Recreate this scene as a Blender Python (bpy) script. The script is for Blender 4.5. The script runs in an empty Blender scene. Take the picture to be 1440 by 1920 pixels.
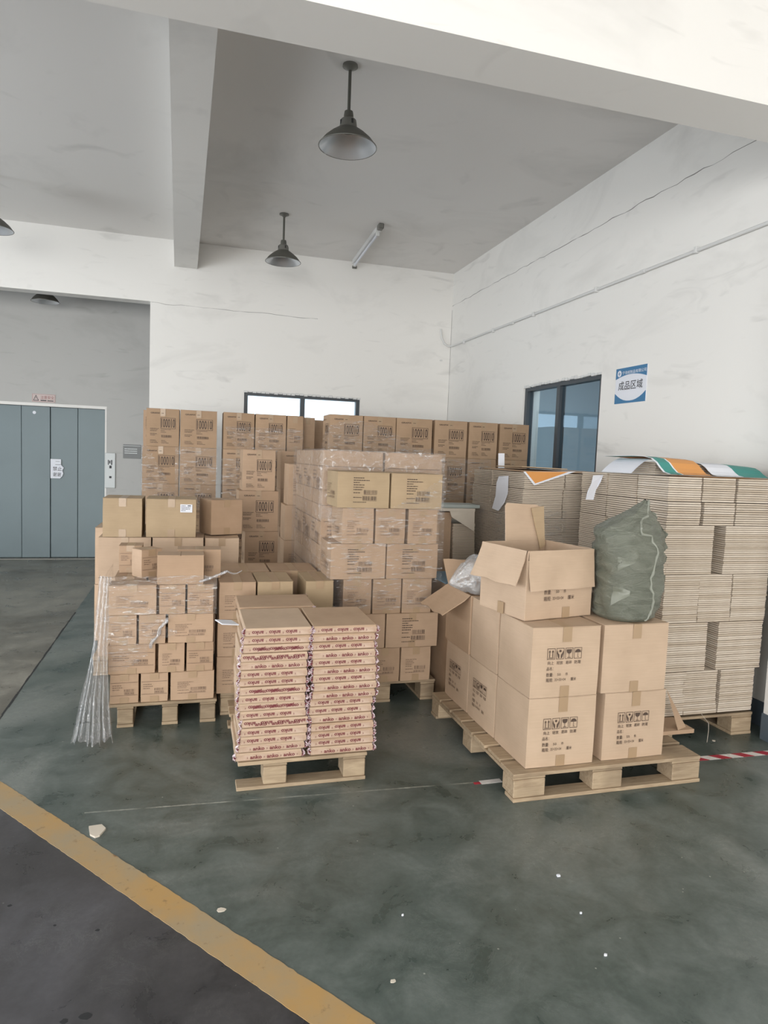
import bpy, math, random
from mathutils import Vector, Matrix, noise
R = math.radians
rnd = random.Random(7)
SC = bpy.context.scene
COL = SC.collection

# ------------------------------------------------------------ camera
cd = bpy.data.cameras.new('camera'); cam = bpy.data.objects.new('camera', cd); COL.objects.link(cam)
cd.sensor_fit = 'VERTICAL'; cd.sensor_height = 36; cd.sensor_width = 27; cd.lens = 36 * 1266.65 / 1920
ar = Vector((0.96065896, -0.27500031, 0.03884824)); au = Vector((-0.01527061, 0.08736467, 0.99605935)); af = Vector((0.27731059, 0.95746658, -0.07972823))
cam.matrix_world = Matrix(((ar.x, au.x, -af.x, 0), (ar.y, au.y, -af.y, 0), (ar.z, au.z, -af.z, 1.6), (0, 0, 0, 1)))
cd.clip_start = 0.05; cd.clip_end = 200
SC.camera = cam

# ------------------------------------------------------------ daylight and office fill
w = bpy.data.worlds.new('overcast_sky'); SC.world = w; w.use_nodes = True
w.node_tree.nodes['Background'].inputs[0].default_value = (0.86, 0.93, 1.0, 1)
w.node_tree.nodes['Background'].inputs[1].default_value = 3.2
def area(name, loc, target, sx, sy, power, col):
    l = bpy.data.lights.new(name, 'AREA'); l.shape = 'RECTANGLE'; l.size = sx; l.size_y = sy; l.energy = power; l.color = col
    o = bpy.data.objects.new(name, l); COL.objects.link(o); o.location = loc
    o.rotation_euler = (Vector(target) - Vector(loc)).to_track_quat('-Z', 'Y').to_euler(); return o
area('loading_door_daylight', (-2.6, -8.8, 1.8), (0.2, 4.0, 1.7), 5.2, 3.3, 830, (1.0, 0.968, 0.92))
area('left_door_daylight', (-5.85, -0.6, 1.75), (1.5, 4.6, 1.9), 6.0, 3.1, 140, (1.0, 0.965, 0.93))
area('side_door_daylight', (-5.7, 5.6, 1.7), (-1.0, 6.2, 0.0), 2.6, 2.4, 130, (0.88, 0.95, 1.0))
area('office_fill_light', (5.4, 7.6, 3.25), (5.5, 8.2, 0), 2.6, 3.6, 170, (0.9, 0.96, 1.0))  # fill light added under the office ceiling to brighten the room behind the glass
vs = SC.view_settings; vs.view_transform = 'Standard'; vs.look = 'None'; vs.gamma = 1.0; vs.exposure = -0.08; vs.use_curve_mapping = False

# ------------------------------------------------------------ materials
def srgb(r, g, b):
    f = lambda c: (c / 255 / 12.92) if c / 255 <= 0.04045 else ((c / 255 + 0.055) / 1.055) ** 2.4
    return (f(r), f(g), f(b), 1)
class NT:
    def __init__(s, name):
        m = bpy.data.materials.new(name); m.use_nodes = True; s.m = m; s.t = m.node_tree; s.t.nodes.clear()
        s.out = s.n('ShaderNodeOutputMaterial')
    def n(s, typ, **kw):
        x = s.t.nodes.new(typ)
        for k, v in kw.items():
            if k.startswith('_'): setattr(x, k[1:], v)
            else: x.inputs[k.replace('__', ' ')].default_value = v
        return x
    def l(s, a, b): s.t.links.new(a, b)
    def noise(s, co, scale, detail=4, rough=0.55, dist=0.0):
        x = s.n('ShaderNodeTexNoise'); x.inputs['Scale'].default_value = scale; x.inputs['Detail'].default_value = detail
        x.inputs['Roughness'].default_value = rough; x.inputs['Distortion'].default_value = dist; s.l(co, x.inputs['Vector']); return x.outputs['Fac']
    def ramp(s, fac, a, b, ca=(0, 0, 0, 1), cb=(1, 1, 1, 1)):
        x = s.n('ShaderNodeValToRGB'); e = x.color_ramp.elements; e[0].position = a; e[1].position = b; e[0].color = ca; e[1].color = cb
        s.l(fac, x.inputs[0]); return x.outputs[0]
    def mix(s, fac, a, b, blend='MIX'):
        x = s.n('ShaderNodeMix'); x.data_type = 'RGBA'; x.blend_type = blend
        for v, i in ((fac, 0), (a, 6), (b, 7)):
            if hasattr(v, 'type') and hasattr(v, 'links'): s.l(v, x.inputs[i])
            else: x.inputs[i].default_value = v
        return x.outputs[2]
    def math(s, op, a, b=0.0, c=0.0):
        x = s.n('ShaderNodeMath'); x.operation = op
        for i, v in enumerate((a, b, c)):
            if hasattr(v, 'links'): s.l(v, x.inputs[i])
            else: x.inputs[i].default_value = v
        return x.outputs[0]
    def coord(s, kind='Object', scale=(1, 1, 1), rot=(0, 0, 0)):
        t = s.n('ShaderNodeTexCoord'); mp = s.n('ShaderNodeMapping'); mp.inputs['Scale'].default_value = scale; mp.inputs['Rotation'].default_value = rot
        s.l(t.outputs[kind], mp.inputs[0]); return mp.outputs[0]
    def pos(s):
        g = s.n('ShaderNodeNewGeometry'); return g.outputs['Position']
    def finish(s, col, rough=0.6, metal=0.0, bump=None, bs=0.2, bd=0.01, **kw):
        p = s.n('ShaderNodeBsdfPrincipled'); p.inputs['Metallic'].default_value = metal
        for v, k in ((col, 'Base Color'), (rough, 'Roughness')):
            if hasattr(v, 'links'): s.l(v, p.inputs[k])
            else: p.inputs[k].default_value = v
        for k, v in kw.items(): p.inputs[k.replace('_', ' ')].default_value = v
        if bump is not None:
            b = s.n('ShaderNodeBump'); b.inputs['Strength'].default_value = bs; b.inputs['Distance'].default_value = bd
            s.l(bump, b.inputs['Height']); s.l(b.outputs[0], p.inputs['Normal'])
        s.l(p.outputs[0], s.out.inputs[0]); s.p = p; return s.m
def simple(name, col, rough=0.6, metal=0.0, nscale=None, namt=0.12, **kw):
    t = NT(name)
    if nscale:
        f = t.noise(t.coord(), nscale)
        c = t.mix(t.ramp(f, 0.3, 0.7), tuple(x * (1 - namt) for x in col[:3]) + (1,), tuple(min(1, x * (1 + namt)) for x in col[:3]) + (1,))
    else: c = col
    return t.finish(c, rough, metal, **kw)
def wall_mat(name, base, dirt, amt):
    t = NT(name); p = t.pos(); mp = t.n('ShaderNodeMapping'); mp.inputs['Scale'].default_value = (0.7, 0.7, 1.5); t.l(p, mp.inputs[0])
    a = t.noise(mp.outputs[0], 1.1, 5, 0.6, 0.6); m1 = t.ramp(a, 0.54, 0.78)
    mp2 = t.n('ShaderNodeMapping'); mp2.inputs['Scale'].default_value = (1.2, 1.2, 5); t.l(p, mp2.inputs[0])
    b = t.noise(mp2.outputs[0], 1.6, 3, 0.5, 1.0); m2 = t.ramp(b, 0.62, 0.8)
    m = t.math('MULTIPLY', t.math('MAXIMUM', m1, m2), amt)
    fine = t.noise(p, 60, 3)
    return t.finish(t.mix(m, base, dirt), 0.85, bump=fine, bs=0.08, bd=0.003)
M = {}
M['wall'] = wall_mat('white_plaster', (0.80, 0.785, 0.755, 1), (0.50, 0.49, 0.47, 1), 0.42)
M['ceil'] = wall_mat('grey_white_ceiling', (0.76, 0.74, 0.715, 1), (0.45, 0.445, 0.42, 1), 0.45)
M['hallwall'] = wall_mat('grey_hall_plaster', (0.47, 0.465, 0.45, 1), (0.33, 0.325, 0.31, 1), 0.6)  # greyer than the main walls, unevenly mottled
M['slate'] = simple('slate_baseboard_paint', srgb(84, 96, 106), 0.5, nscale=6)
def cardboard(name, c1, c2, rough=0.62, fl=(1, 1, 1)):
    t = NT(name); oi = t.n('ShaderNodeObjectInfo'); co = t.coord()
    f = t.noise(co, 5, 3); g = t.noise(t.coord(scale=(1, 1, 30)), 9, 2)
    base = t.mix(oi.outputs['Random'], c1, c2)
    mot = t.ramp(f, 0.3, 0.75, (0.90, 0.89, 0.88, 1), (1.05, 1.05, 1.06, 1))
    col = t.mix(1.0, base, mot, 'MULTIPLY'); lin = t.ramp(g, 0.3, 0.7, (0.965, 0.96, 0.955, 1), (1.02, 1.02, 1.02, 1)); col = t.mix(1.0, col, lin, 'MULTIPLY')
    return t.finish(col, rough, bump=f, bs=0.25, bd=0.01, Specular_IOR_Level=0.35)
M['kraft'] = cardboard('kraft_cardboard', (0.42, 0.288, 0.188, 1), (0.48, 0.338, 0.228, 1))
M['kraft_g'] = cardboard('warm_brown_kraft', (0.385, 0.258, 0.158, 1), (0.44, 0.30, 0.19, 1))
M['kraft_y'] = cardboard('yellowish_kraft', (0.42, 0.315, 0.195, 1), (0.46, 0.34, 0.215, 1))
M['kraft_l'] = cardboard('pale_kraft', (0.52, 0.385, 0.275, 1), (0.56, 0.42, 0.30, 1))
M['kraft_in'] = cardboard('kraft_inside', (0.46, 0.34, 0.22, 1), (0.50, 0.37, 0.25, 1), 0.8)
M['sheet'] = cardboard('sheet_edge_board', (0.49, 0.41, 0.32, 1), (0.62, 0.545, 0.455, 1), 0.8)
M['ink'] = simple('dark_brown_ink', (0.085, 0.055, 0.04, 1), 0.6)
M['ink_soft'] = simple('faded_brown_ink', (0.19, 0.125, 0.085, 1), 0.6)
M['ink_red'] = simple('maroon_ink', (0.16, 0.03, 0.035, 1), 0.45)
M['ink_black'] = simple('black_print', (0.03, 0.03, 0.035, 1), 0.6)
M['tape'] = simple('glossy_packing_tape', (0.385, 0.268, 0.165, 1), 0.32)
M['white'] = simple('white_paper', (0.74, 0.76, 0.82, 1), 0.6)
M['cream'] = simple('cream_board', (0.62, 0.56, 0.47, 1), 0.6, nscale=3)
def wood(name, c1, c2):
    t = NT(name); oi = t.n('ShaderNodeObjectInfo'); mp = t.coord(scale=(3, 30, 30)); f = t.noise(mp, 1.6, 5, 0.6, 1.2)
    g = t.noise(t.coord(), 3, 3)
    c = t.mix(t.ramp(f, 0.25, 0.75), c1, c2); c = t.mix(t.ramp(g, 0.5, 0.8), c, tuple(x * 0.6 for x in c1[:3]) + (1,))
    v = t.ramp(oi.outputs['Random'], 0, 1, (0.82, 0.82, 0.82, 1), (1.1, 1.1, 1.1, 1)); c = t.mix(1.0, c, v, 'MULTIPLY')
    return t.finish(c, 0.75, bump=f, bs=0.3, bd=0.004)
M['pine'] = wood('pale_pine', (0.30, 0.215, 0.135, 1), (0.51, 0.395, 0.265, 1))
M['pine_d'] = wood('worn_pine', (0.24, 0.175, 0.11, 1), (0.44, 0.34, 0.225, 1))
M['lampgrey'] = simple('lamp_grey_paint', (0.085, 0.083, 0.07, 1), 0.5)
M['lampsock'] = simple('cast_grey_metal', (0.18, 0.177, 0.16, 1), 0.45, 0.4)
M['alu'] = simple('brushed_aluminium', (0.66, 0.68, 0.71, 1), 0.34, 0.75)
M['dark'] = simple('dark_slot', (0.03, 0.03, 0.03, 1), 0.8)
M['pipe'] = simple('white_pvc', (0.66, 0.66, 0.65, 1), 0.45)
M['crack'] = simple('crack_shadow_grey', (0.28, 0.27, 0.26, 1), 0.9)
M['frame'] = simple('charcoal_window_frame', (0.055, 0.065, 0.075, 1), 0.45)
M['elev'] = simple('blue_grey_steel_door', srgb(94, 108, 112), 0.42, 0.15, nscale=1.2, namt=0.06)
M['gap'] = simple('black_gap', (0.02, 0.022, 0.024, 1), 0.7)
M['teal'] = simple('teal_print', srgb(62, 140, 132), 0.5)
M['orange'] = simple('orange_print', srgb(214, 150, 84), 0.5)
M['blue'] = simple('blue_print', srgb(62, 118, 160), 0.5)
M['bluesheet'] = simple('blue_grey_board', srgb(92, 122, 140), 0.55, nscale=3)
M['teal_board'] = simple('grey_green_board', srgb(164, 172, 168), 0.6)
M['tapered'] = simple('floor_tape_red', srgb(172, 44, 62), 0.5, nscale=20)
M['tapewhite'] = simple('floor_tape_white', srgb(222, 218, 214), 0.5, nscale=20)
M['pale_grey'] = simple('pale_grey_plastic', srgb(200, 204, 204), 0.4)
M['sign_grey'] = simple('grey_sign_plate', srgb(118, 120, 120), 0.5)
M['office'] = simple('blue_grey_office_paint', srgb(150, 164, 172), 0.8, nscale=1, namt=0.05)
t = NT('window_glass'); tr = t.n('ShaderNodeBsdfTransparent'); tr.inputs[0].default_value = (0.84, 0.90, 0.93, 1); gl = t.n('ShaderNodeBsdfGlossy'); gl.inputs[0].default_value = (0.75, 0.88, 1, 1); gl.inputs['Roughness'].default_value = 0.02
fr = t.n('ShaderNodeLayerWeight'); fr.inputs[0].default_value = 0.5; geo = t.n('ShaderNodeNewGeometry'); mx = t.n('ShaderNodeMixShader'); t.l(t.math('MULTIPLY', t.math('ADD', t.math('MULTIPLY', t.math('POWER', fr.outputs['Facing'], 4.0), 0.5), 0.10), t.math('SUBTRACT', 1.0, geo.outputs['Backfacing'])), mx.inputs[0]); t.l(tr.outputs[0], mx.inputs[1]); t.l(gl.outputs[0], mx.inputs[2]); t.l(mx.outputs[0], t.out.inputs[0]); M['glass'] = t.m
def film(name, base, streak, dcol, sc=(2, 2, 14), rot=(0, 0.5, 0), rough=0.16):
    t = NT(name); co = t.coord(scale=sc, rot=rot); n1 = t.noise(co, 4.5, 5, 0.6, 1.5); n2 = t.noise(t.coord(scale=(1, 1, 1)), 26, 4, 0.6, 2.0)
    m = t.ramp(n1, 0.54, 0.68); fac = t.math('ADD', t.math('MULTIPLY', m, streak), base)
    bp = t.n('ShaderNodeBump'); bp.inputs['Strength'].default_value = 0.9; bp.inputs['Distance'].default_value = 0.012; t.l(t.math('ADD', n1, t.math('MULTIPLY', n2, 0.35)), bp.inputs['Height'])
    g = t.n('ShaderNodeBsdfGlossy'); g.inputs[0].default_value = (1, 1, 1, 1); g.inputs['Roughness'].default_value = rough; t.l(bp.outputs[0], g.inputs['Normal'])
    d = t.n('ShaderNodeBsdfDiffuse'); d.inputs[0].default_value = dcol; t.l(bp.outputs[0], d.inputs['Normal'])
    gd = t.n('ShaderNodeMixShader'); gd.inputs[0].default_value = 0.55; t.l(g.outputs[0], gd.inputs[1]); t.l(d.outputs[0], gd.inputs[2])
    tr = t.n('ShaderNodeBsdfTransparent'); tr.inputs[0].default_value = (0.97, 0.97, 0.97, 1)
    mx = t.n('ShaderNodeMixShader'); t.l(fac, mx.inputs[0]); t.l(tr.outputs[0], mx.inputs[1]); t.l(gd.outputs[0], mx.inputs[2]); t.l(mx.outputs[0], t.out.inputs[0]); return t.m
M['film'] = film('clear_stretch_film', 0.055, 0.50, (0.75, 0.73, 0.72, 1))
M['film_thick'] = film('layered_stretch_film', 0.13, 0.5, (0.62, 0.58, 0.57, 1), (4, 4, 5), (0, 0.4, 0.2))
M['film_hang'] = film('bunched_film', 0.30, 0.60, (0.74, 0.76, 0.80, 1), (18, 18, 2), (0, 0.1, 0), 0.12)
M['pinkfilm'] = film('pinkish_tape_film', 0.55, 0.4, (0.60, 0.36, 0.42, 1), (8, 8, 8))
M['polybag'] = film('clear_poly_bag', 0.38, 0.35, (0.68, 0.72, 0.76, 1), (5, 5, 5))
# woven sack
t = NT('olive_woven_sack'); co = t.coord(scale=(1, 1, 3.2)); a = t.noise(co, 5, 5, 0.6, 1.2); wv = t.n('ShaderNodeTexWave'); wv.inputs['Scale'].default_value = 90; wv.bands_direction = 'Z'; t.l(t.coord(), wv.inputs[0])
c = t.mix(t.ramp(a, 0.3, 0.75), (0.12, 0.13, 0.10, 1), (0.23, 0.24, 0.195, 1))
M['sack'] = t.finish(c, 0.33, bump=t.math('ADD', a, t.math('MULTIPLY', wv.outputs['Fac'], 0.05)), bs=0.8, bd=0.03)
M['sackseam'] = simple('sack_seam_thread', (0.27, 0.28, 0.235, 1), 0.6)
M['sackpatch'] = simple('sack_shiny_patch', (0.19, 0.20, 0.16, 1), 0.42)
# floor
t = NT('painted_workshop_floor'); p = t.pos(); sep = t.n('ShaderNodeSeparateXYZ'); t.l(p, sep.inputs[0]); X, Y = sep.outputs[0], sep.outputs[1]
big = t.noise(p, 0.9, 5, 0.6, 0.8); mid = t.noise(p, 4.5, 6, 0.65, 0.5); fine = t.noise(p, 45, 4, 0.6)
green = t.mix(t.ramp(mid, 0.34, 0.66), srgb(64, 76, 71), srgb(100, 109, 105)); green = t.mix(t.ramp(big, 0.50, 0.66), green, srgb(118, 124, 120))
vor = t.n('ShaderNodeTexVoronoi'); vor.inputs['Scale'].default_value = 9; vor.inputs['Randomness'].default_value = 1; t.l(p, vor.inputs[0])
spk = t.ramp(t.math('ADD', vor.outputs['Distance'], t.math('MULTIPLY', fine, 0.05)), 0.045, 0.06, (1, 1, 1, 1), (0, 0, 0, 1)); green = t.mix(t.math('MULTIPLY', spk, 0.7), green, srgb(172, 176, 166))
scr = t.noise(p, 2.2, 7, 0.75, 3.5); scm = t.ramp(t.math('ABSOLUTE', t.math('SUBTRACT', scr, 0.5)), 0.0, 0.012, (1, 1, 1, 1), (0, 0, 0, 1)); scm = t.math('MULTIPLY', scm, t.math('MULTIPLY', t.ramp(big, 0.5, 0.6), 0.32)); green = t.mix(scm, green, srgb(158, 163, 154))
conc = t.mix(t.ramp(mid, 0.3, 0.7), srgb(104, 99, 88), srgb(146, 144, 134)); conc = t.mix(t.ramp(big, 0.45, 0.65), conc, srgb(94, 90, 80))
joint = t.math('LESS_THAN', t.math('ADD', X, t.math('MULTIPLY', mid, 0.004)), -1.04)
col = t.mix(joint, green, conc)
# yellow lane: signed distance from the line through (-0.842,3.46)-(0.532,1.714)
dist = t.math('ADD', t.math('MULTIPLY', t.math('ADD', X, 0.842), 0.7858), t.math('MULTIPLY', t.math('SUBTRACT', Y, 3.46), 0.6184))
dn = t.math('ADD', dist, t.math('MULTIPLY', t.math('SUBTRACT', t.noise(p, 28, 4), 0.5), 0.016))
tar = t.mix(t.ramp(mid, 0.28, 0.72), srgb(46, 45, 46), srgb(74, 73, 75)); tar = t.mix(t.ramp(big, 0.5, 0.7), tar, srgb(92, 92, 97))
tar = t.mix(t.math('MULTIPLY', spk, 0.35), tar, srgb(160, 160, 158))
col = t.mix(t.math('LESS_THAN', dn, -0.06), col, tar)
chalkY = t.math('ADD', t.math('ABSOLUTE', t.math('SUBTRACT', t.math('ADD', Y, t.math('MULTIPLY', X, 0.048)), 3.06)), t.math('MULTIPLY', t.noise(p, 30, 5, 0.7), 0.013))
ch = t.math('MULTIPLY', t.math('LESS_THAN', chalkY, 0.0105), t.math('MULTIPLY', t.math('GREATER_THAN', X, -0.42), t.math('LESS_THAN', X, 1.5))); ch = t.math('MULTIPLY', ch, t.ramp(t.noise(p, 7, 3), 0.35, 0.62))
col = t.mix(t.math('MULTIPLY', ch, 0.65), col, srgb(182, 184, 174))
v2 = t.n('ShaderNodeTexVoronoi'); v2.inputs['Scale'].default_value = 26; t.l(p, v2.inputs[0]); gr = t.math('MULTIPLY', t.ramp(t.math('ADD', v2.outputs['Distance'], t.math('MULTIPLY', fine, .12)), .10, .13, (1, 1, 1, 1), (0, 0, 0, 1)), t.ramp(t.noise(p, 6, 3), .5, .7)); col = t.mix(t.math('MULTIPLY', gr, .3), col, srgb(176, 178, 170))
grit = t.ramp(fine, .3, .75, (.88, .88, .88, 1), (1.10, 1.10, 1.10, 1)); col = t.mix(1.0, col, grit, 'MULTIPLY')
sc2 = t.noise(p, 3.1, 8, .8, 5); s2m = t.ramp(t.math('ABSOLUTE', t.math('SUBTRACT', sc2, .52)), 0, .006, (1, 1, 1, 1), (0, 0, 0, 1)); col = t.mix(t.math('MULTIPLY', s2m, t.math('MULTIPLY', t.ramp(t.noise(p, 1.7, 3), .5, .6), .35)), col, srgb(168, 172, 164))
M['floor'] = t.finish(col, t.ramp(mid, 0.3, 0.7, (0.22, 0.22, 0.22, 1), (0.48, 0.48, 0.48, 1)), bump=fine, bs=0.12, bd=0.004)
t = NT('worn_yellow_floor_paint'); p = t.pos(); a = t.noise(p, 3.5, 6, 0.65); b = t.noise(p, 22, 5, 0.7)
c = t.mix(t.ramp(a, 0.35, 0.65), srgb(178, 144, 92), srgb(160, 144, 116)); c = t.mix(t.ramp(b, 0.60, 0.74), c, srgb(128, 104, 72)); c = t.mix(t.ramp(t.noise(p, 9, 3), 0.68, 0.74), c, srgb(120, 84, 48))
M['yellow'] = t.finish(c, 0.55, bump=b, bs=0.15, bd=0.003)

# ------------------------------------------------------------ mesh builder
class MB:
    def __init__(s): s.v = []; s.f = []; s.m = []
    def add(s, vs, fs, mi=0):
        o = len(s.v); s.v += [tuple(x) for x in vs]; s.f += [tuple(i + o for i in f) for f in fs]; s.m += [mi] * len(fs); return s
    def box(s, x0, y0, z0, x1, y1, z1, mi=0, mat=None):
        vs = [Vector((x, y, z)) for z in (z0, z1) for y in (y0, y1) for x in (x0, x1)]
        if mat: vs = [mat @ v for v in vs]
        return s.add(vs, [(0, 2, 3, 1), (4, 5, 7, 6), (0, 1, 5, 4), (2, 6, 7, 3), (0, 4, 6, 2), (1, 3, 7, 5)], mi)
    def cbox(s, x0, y0, z0, x1, y1, z1, c=0.003, mi=0, mat=None):
        # chamfered box
        vs = []; 
        for sx in (0, 1):
            for sy in (0, 1):
                for sz in (0, 1):
                    X = (x0, x1)[sx]; Y = (y0, y1)[sy]; Z = (z0, z1)[sz]; dx = c * (1 - 2 * sx); dy = c * (1 - 2 * sy); dz = c * (1 - 2 * sz)
                    vs += [(X, Y + dy, Z + dz), (X + dx, Y, Z + dz), (X + dx, Y + dy, Z)]
        vs = [Vector(v) for v in vs]
        if mat: vs = [mat @ v for v in vs]
        I = lambda a, b, d, k: (a * 4 + b * 2 + d) * 3 + k
        fs = []
        for a in (0, 1):
            q = [I(a, 0, 0, 0), I(a, 1, 0, 0), I(a, 1, 1, 0), I(a, 0, 1, 0)]; fs.append(q[::-1] if a == 0 else q)
            q = [I(0, a, 0, 1), I(1, a, 0, 1), I(1, a, 1, 1), I(0, a, 1, 1)]; fs.append(q if a == 0 else q[::-1])
            q = [I(0, 0, a, 2), I(1, 0, a, 2), I(1, 1, a, 2), I(0, 1, a, 2)]; fs.append(q[::-1] if a == 0 else q)
        for a in (0, 1):
            for b in (0, 1):
                fs.append((I(a, b, 0, 0), I(a, b, 0, 1), I(a, b, 1, 1), I(a, b, 1, 0)))
                fs.append((I(a, 0, b, 0), I(a, 0, b, 2), I(a, 1, b, 2), I(a, 1, b, 0)))
                fs.append((I(0, a, b, 1), I(0, a, b, 2), I(1, a, b, 2), I(1, a, b, 1)))
                for d in (0, 1): fs.append((I(a, b, d, 0), I(a, b, d, 1), I(a, b, d, 2)))
        return s.add(vs, fs, mi)
    def tube(s, pts, r, n=10, mi=0, cap=True):
        pts = [Vector(p) for p in pts]; rr = r if isinstance(r, (list, tuple)) else [r] * len(pts); vs = []; fs = []
        for i, p in enumerate(pts):
            d = (pts[min(i + 1, len(pts) - 1)] - pts[max(i - 1, 0)]).normalized(); a = d.orthogonal().normalized() if abs(d.z) < 0.9 else Vector((1, 0, 0)); a = (a - d * a.dot(d)).normalized(); b = d.cross(a)
            if i and (a.dot(la) < 0): a = -a; b = -b
            la = a
            vs += [p + (a * math.cos(2 * math.pi * k / n) + b * math.sin(2 * math.pi * k / n)) * rr[i] for k in range(n)]
        for i in range(len(pts) - 1):
            fs += [(i * n + k, i * n + (k + 1) % n, (i + 1) * n + (k + 1) % n, (i + 1) * n + k) for k in range(n)]
        if cap: fs += [tuple(range(n))[::-1], tuple((len(pts) - 1) * n + k for k in range(n))]
        return s.add(vs, fs, mi)
    def lathe(s, prof, c=(0, 0, 0), n=28, mi=0):
        vs = [(c[0] + r * math.cos(2 * math.pi * k / n), c[1] + r * math.sin(2 * math.pi * k / n), c[2] + z) for r, z in prof for k in range(n)]
        fs = [(i * n + k, i * n + (k + 1) % n, (i + 1) * n + (k + 1) % n, (i + 1) * n + k) for i in range(len(prof) - 1) for k in range(n)]
        return s.add(vs, fs, mi)
    def quad(s, a, b, c, d, mi=0): return s.add([a, b, c, d], [(0, 1, 2, 3)], mi)
    def mesh(s, name, mats, smooth=False):
        me = bpy.data.meshes.new(name); me.from_pydata(s.v, [], s.f)
        for m in mats: me.materials.append(M[m] if isinstance(m, str) else m)
        me.polygons.foreach_set('material_index', s.m)
        if smooth:
            me.polygons.foreach_set('use_smooth', [True] * len(s.f)); me.set_sharp_from_angle(angle=R(smooth if smooth is not True else 40))
        me.update(); return me
def link(name, me, parent=None, loc=None, rot=None):
    o = bpy.data.objects.new(name, me); COL.objects.link(o)
    if parent: o.parent = parent
    if loc: o.location = loc
    if rot: o.rotation_euler = rot
    return o
def obj(name, mb, mats, parent=None, smooth=False, loc=None, rot=None): return link(name, mb.mesh(name, mats, smooth), parent, loc, rot)
def tag(o, label=None, cat=None, group=None, kind=None):
    if label: o['label'] = label
    if cat: o['category'] = cat
    if group: o['group'] = group
    if kind: o['kind'] = kind
    return o
def thing(name, label, cat, loc=(0, 0, 0), rz=0, group=None):
    o = link(name, None, None, loc, (0, 0, rz)); return tag(o, label, cat, group)
def struct(name, mb, mats, smooth=False): return tag(obj(name, mb, mats, smooth=smooth), kind='structure')

# text as flat polygons (cached)
_T = {}
def text_geo(s, bold=0.0):
    if any(ord(c) > 0x2e80 for c in s): bold = 0.004      # dense glyphs break when fattened
    k = (s, bold)
    if k in _T: return _T[k]
    cu = bpy.data.curves.new('tmp', 'FONT'); cu.body = s; cu.size = 1; cu.resolution_u = 2; cu.offset = bold; cu.fill_mode = 'FRONT'
    o = bpy.data.objects.new('tmp', cu); COL.objects.link(o); dg = bpy.context.evaluated_depsgraph_get(); dg.update()
    me = bpy.data.meshes.new_from_object(o.evaluated_get(dg)); v = [(a.co.x, a.co.y) for a in me.vertices]; f = [tuple(p.vertices) for p in me.polygons]
    bpy.data.objects.remove(o); bpy.data.curves.remove(cu); bpy.data.meshes.remove(me)
    if v:
        x0 = min(a[0] for a in v); y0 = min(a[1] for a in v); x1 = max(a[0] for a in v); y1 = max(a[1] for a in v)
        v = [((a[0] - x0) / (x1 - x0), (a[1] - y0) / (y1 - y0)) for a in v]
    _T[k] = (v, f); return _T[k]
class Flat:
    """2D drawing on a plane: origin o, axes ux, uz, tiny lift along the normal"""
    def __init__(s, mb, o, ux=(1, 0, 0), uz=(0, 0, 1), mi=0): s.mb = mb; s.o = Vector(o); s.ux = Vector(ux); s.uz = Vector(uz); s.mi = mi
    def P(s, x, z): return s.o + s.ux * x + s.uz * z
    def poly(s, pts, mi=None): s.mb.add([s.P(*p) for p in pts], [tuple(range(len(pts)))], s.mi if mi is None else mi)
    def rect(s, x0, z0, x1, z1, mi=None): s.poly([(x0, z0), (x1, z0), (x1, z1), (x0, z1)], mi)
    def frame(s, x0, z0, x1, z1, t, mi=None):
        s.rect(x0, z0, x1, z0 + t, mi); s.rect(x0, z1 - t, x1, z1, mi); s.rect(x0, z0 + t, x0 + t, z1 - t, mi); s.rect(x1 - t, z0 + t, x1, z1 - t, mi)
    def text(s, txt, x0, z0, x1, z1, bold=0.0, flip=False, mi=None):
        v, f = text_geo(txt, bold)
        if flip: v = [(1 - a, 1 - b) for a, b in v]
        s.mb.add([s.P(x0 + a * (x1 - x0), z0 + b * (z1 - z0)) for a, b in v], f, s.mi if mi is None else mi)
    def lines(s, x0, z0, ws, pitch, t, r, mi=None):
        for i, wd in enumerate(ws):      # rows of small unreadable print: broken dashes
            x = x0; z = z0 - i * pitch
            while x < x0 + wd:
                d = r.uniform(0.004, 0.014); s.rect(x, z, min(x + d, x0 + wd), z + t, mi); x += d + 0.0025
    def barcode(s, x0, z0, x1, z1, r, mi=None):
        x = x0
        while x < x1:
            d = r.choice((0.0012, 0.002, 0.0032)); s.rect(x, z0 + 0.004, min(x + d, x1), z1, mi); x += d + r.choice((0.0012, 0.0024, 0.004))
        s.rect(x0, z0, x1, z0 + 0.0015, mi)

def print_numbered(mb, o, ux, uz, w, h, mi=0):
    F = Flat(mb, o, ux, uz, mi); r = random.Random(3)
    F.text('GRAFIX', w * .13, h * .855, w * .41, h * .895, 0.02); F.lines(w * .46, h * .865, [w * .07], .01, h * .015, r)
    F.frame(w * .43, h * .47, w * .88, h * .76, .0035); F.text('100010', w * .455, h * .495, w * .865, h * .735, 0.012)
    F.lines(w * .12, h * .46, [w * .26, w * .22, w * .2], h * .033, h * .012, r); F.lines(w * .12, h * .32, [w * .2, w * .15], h * .035, h * .014, r)
    F.lines(w * .44, h * .44, [w * .3, w * .12, w * .16], h * .037, h * .012, r); F.barcode(w * .46, h * .23, w * .77, h * .3, r)
    F.lines(w * .12, h * .15, [w * .17, w * .2, w * .24], h * .033, h * .012, r); F.lines(w * .46, h * .15, [w * .12, w * .15, w * .22], h * .033, h * .012, r)
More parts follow.
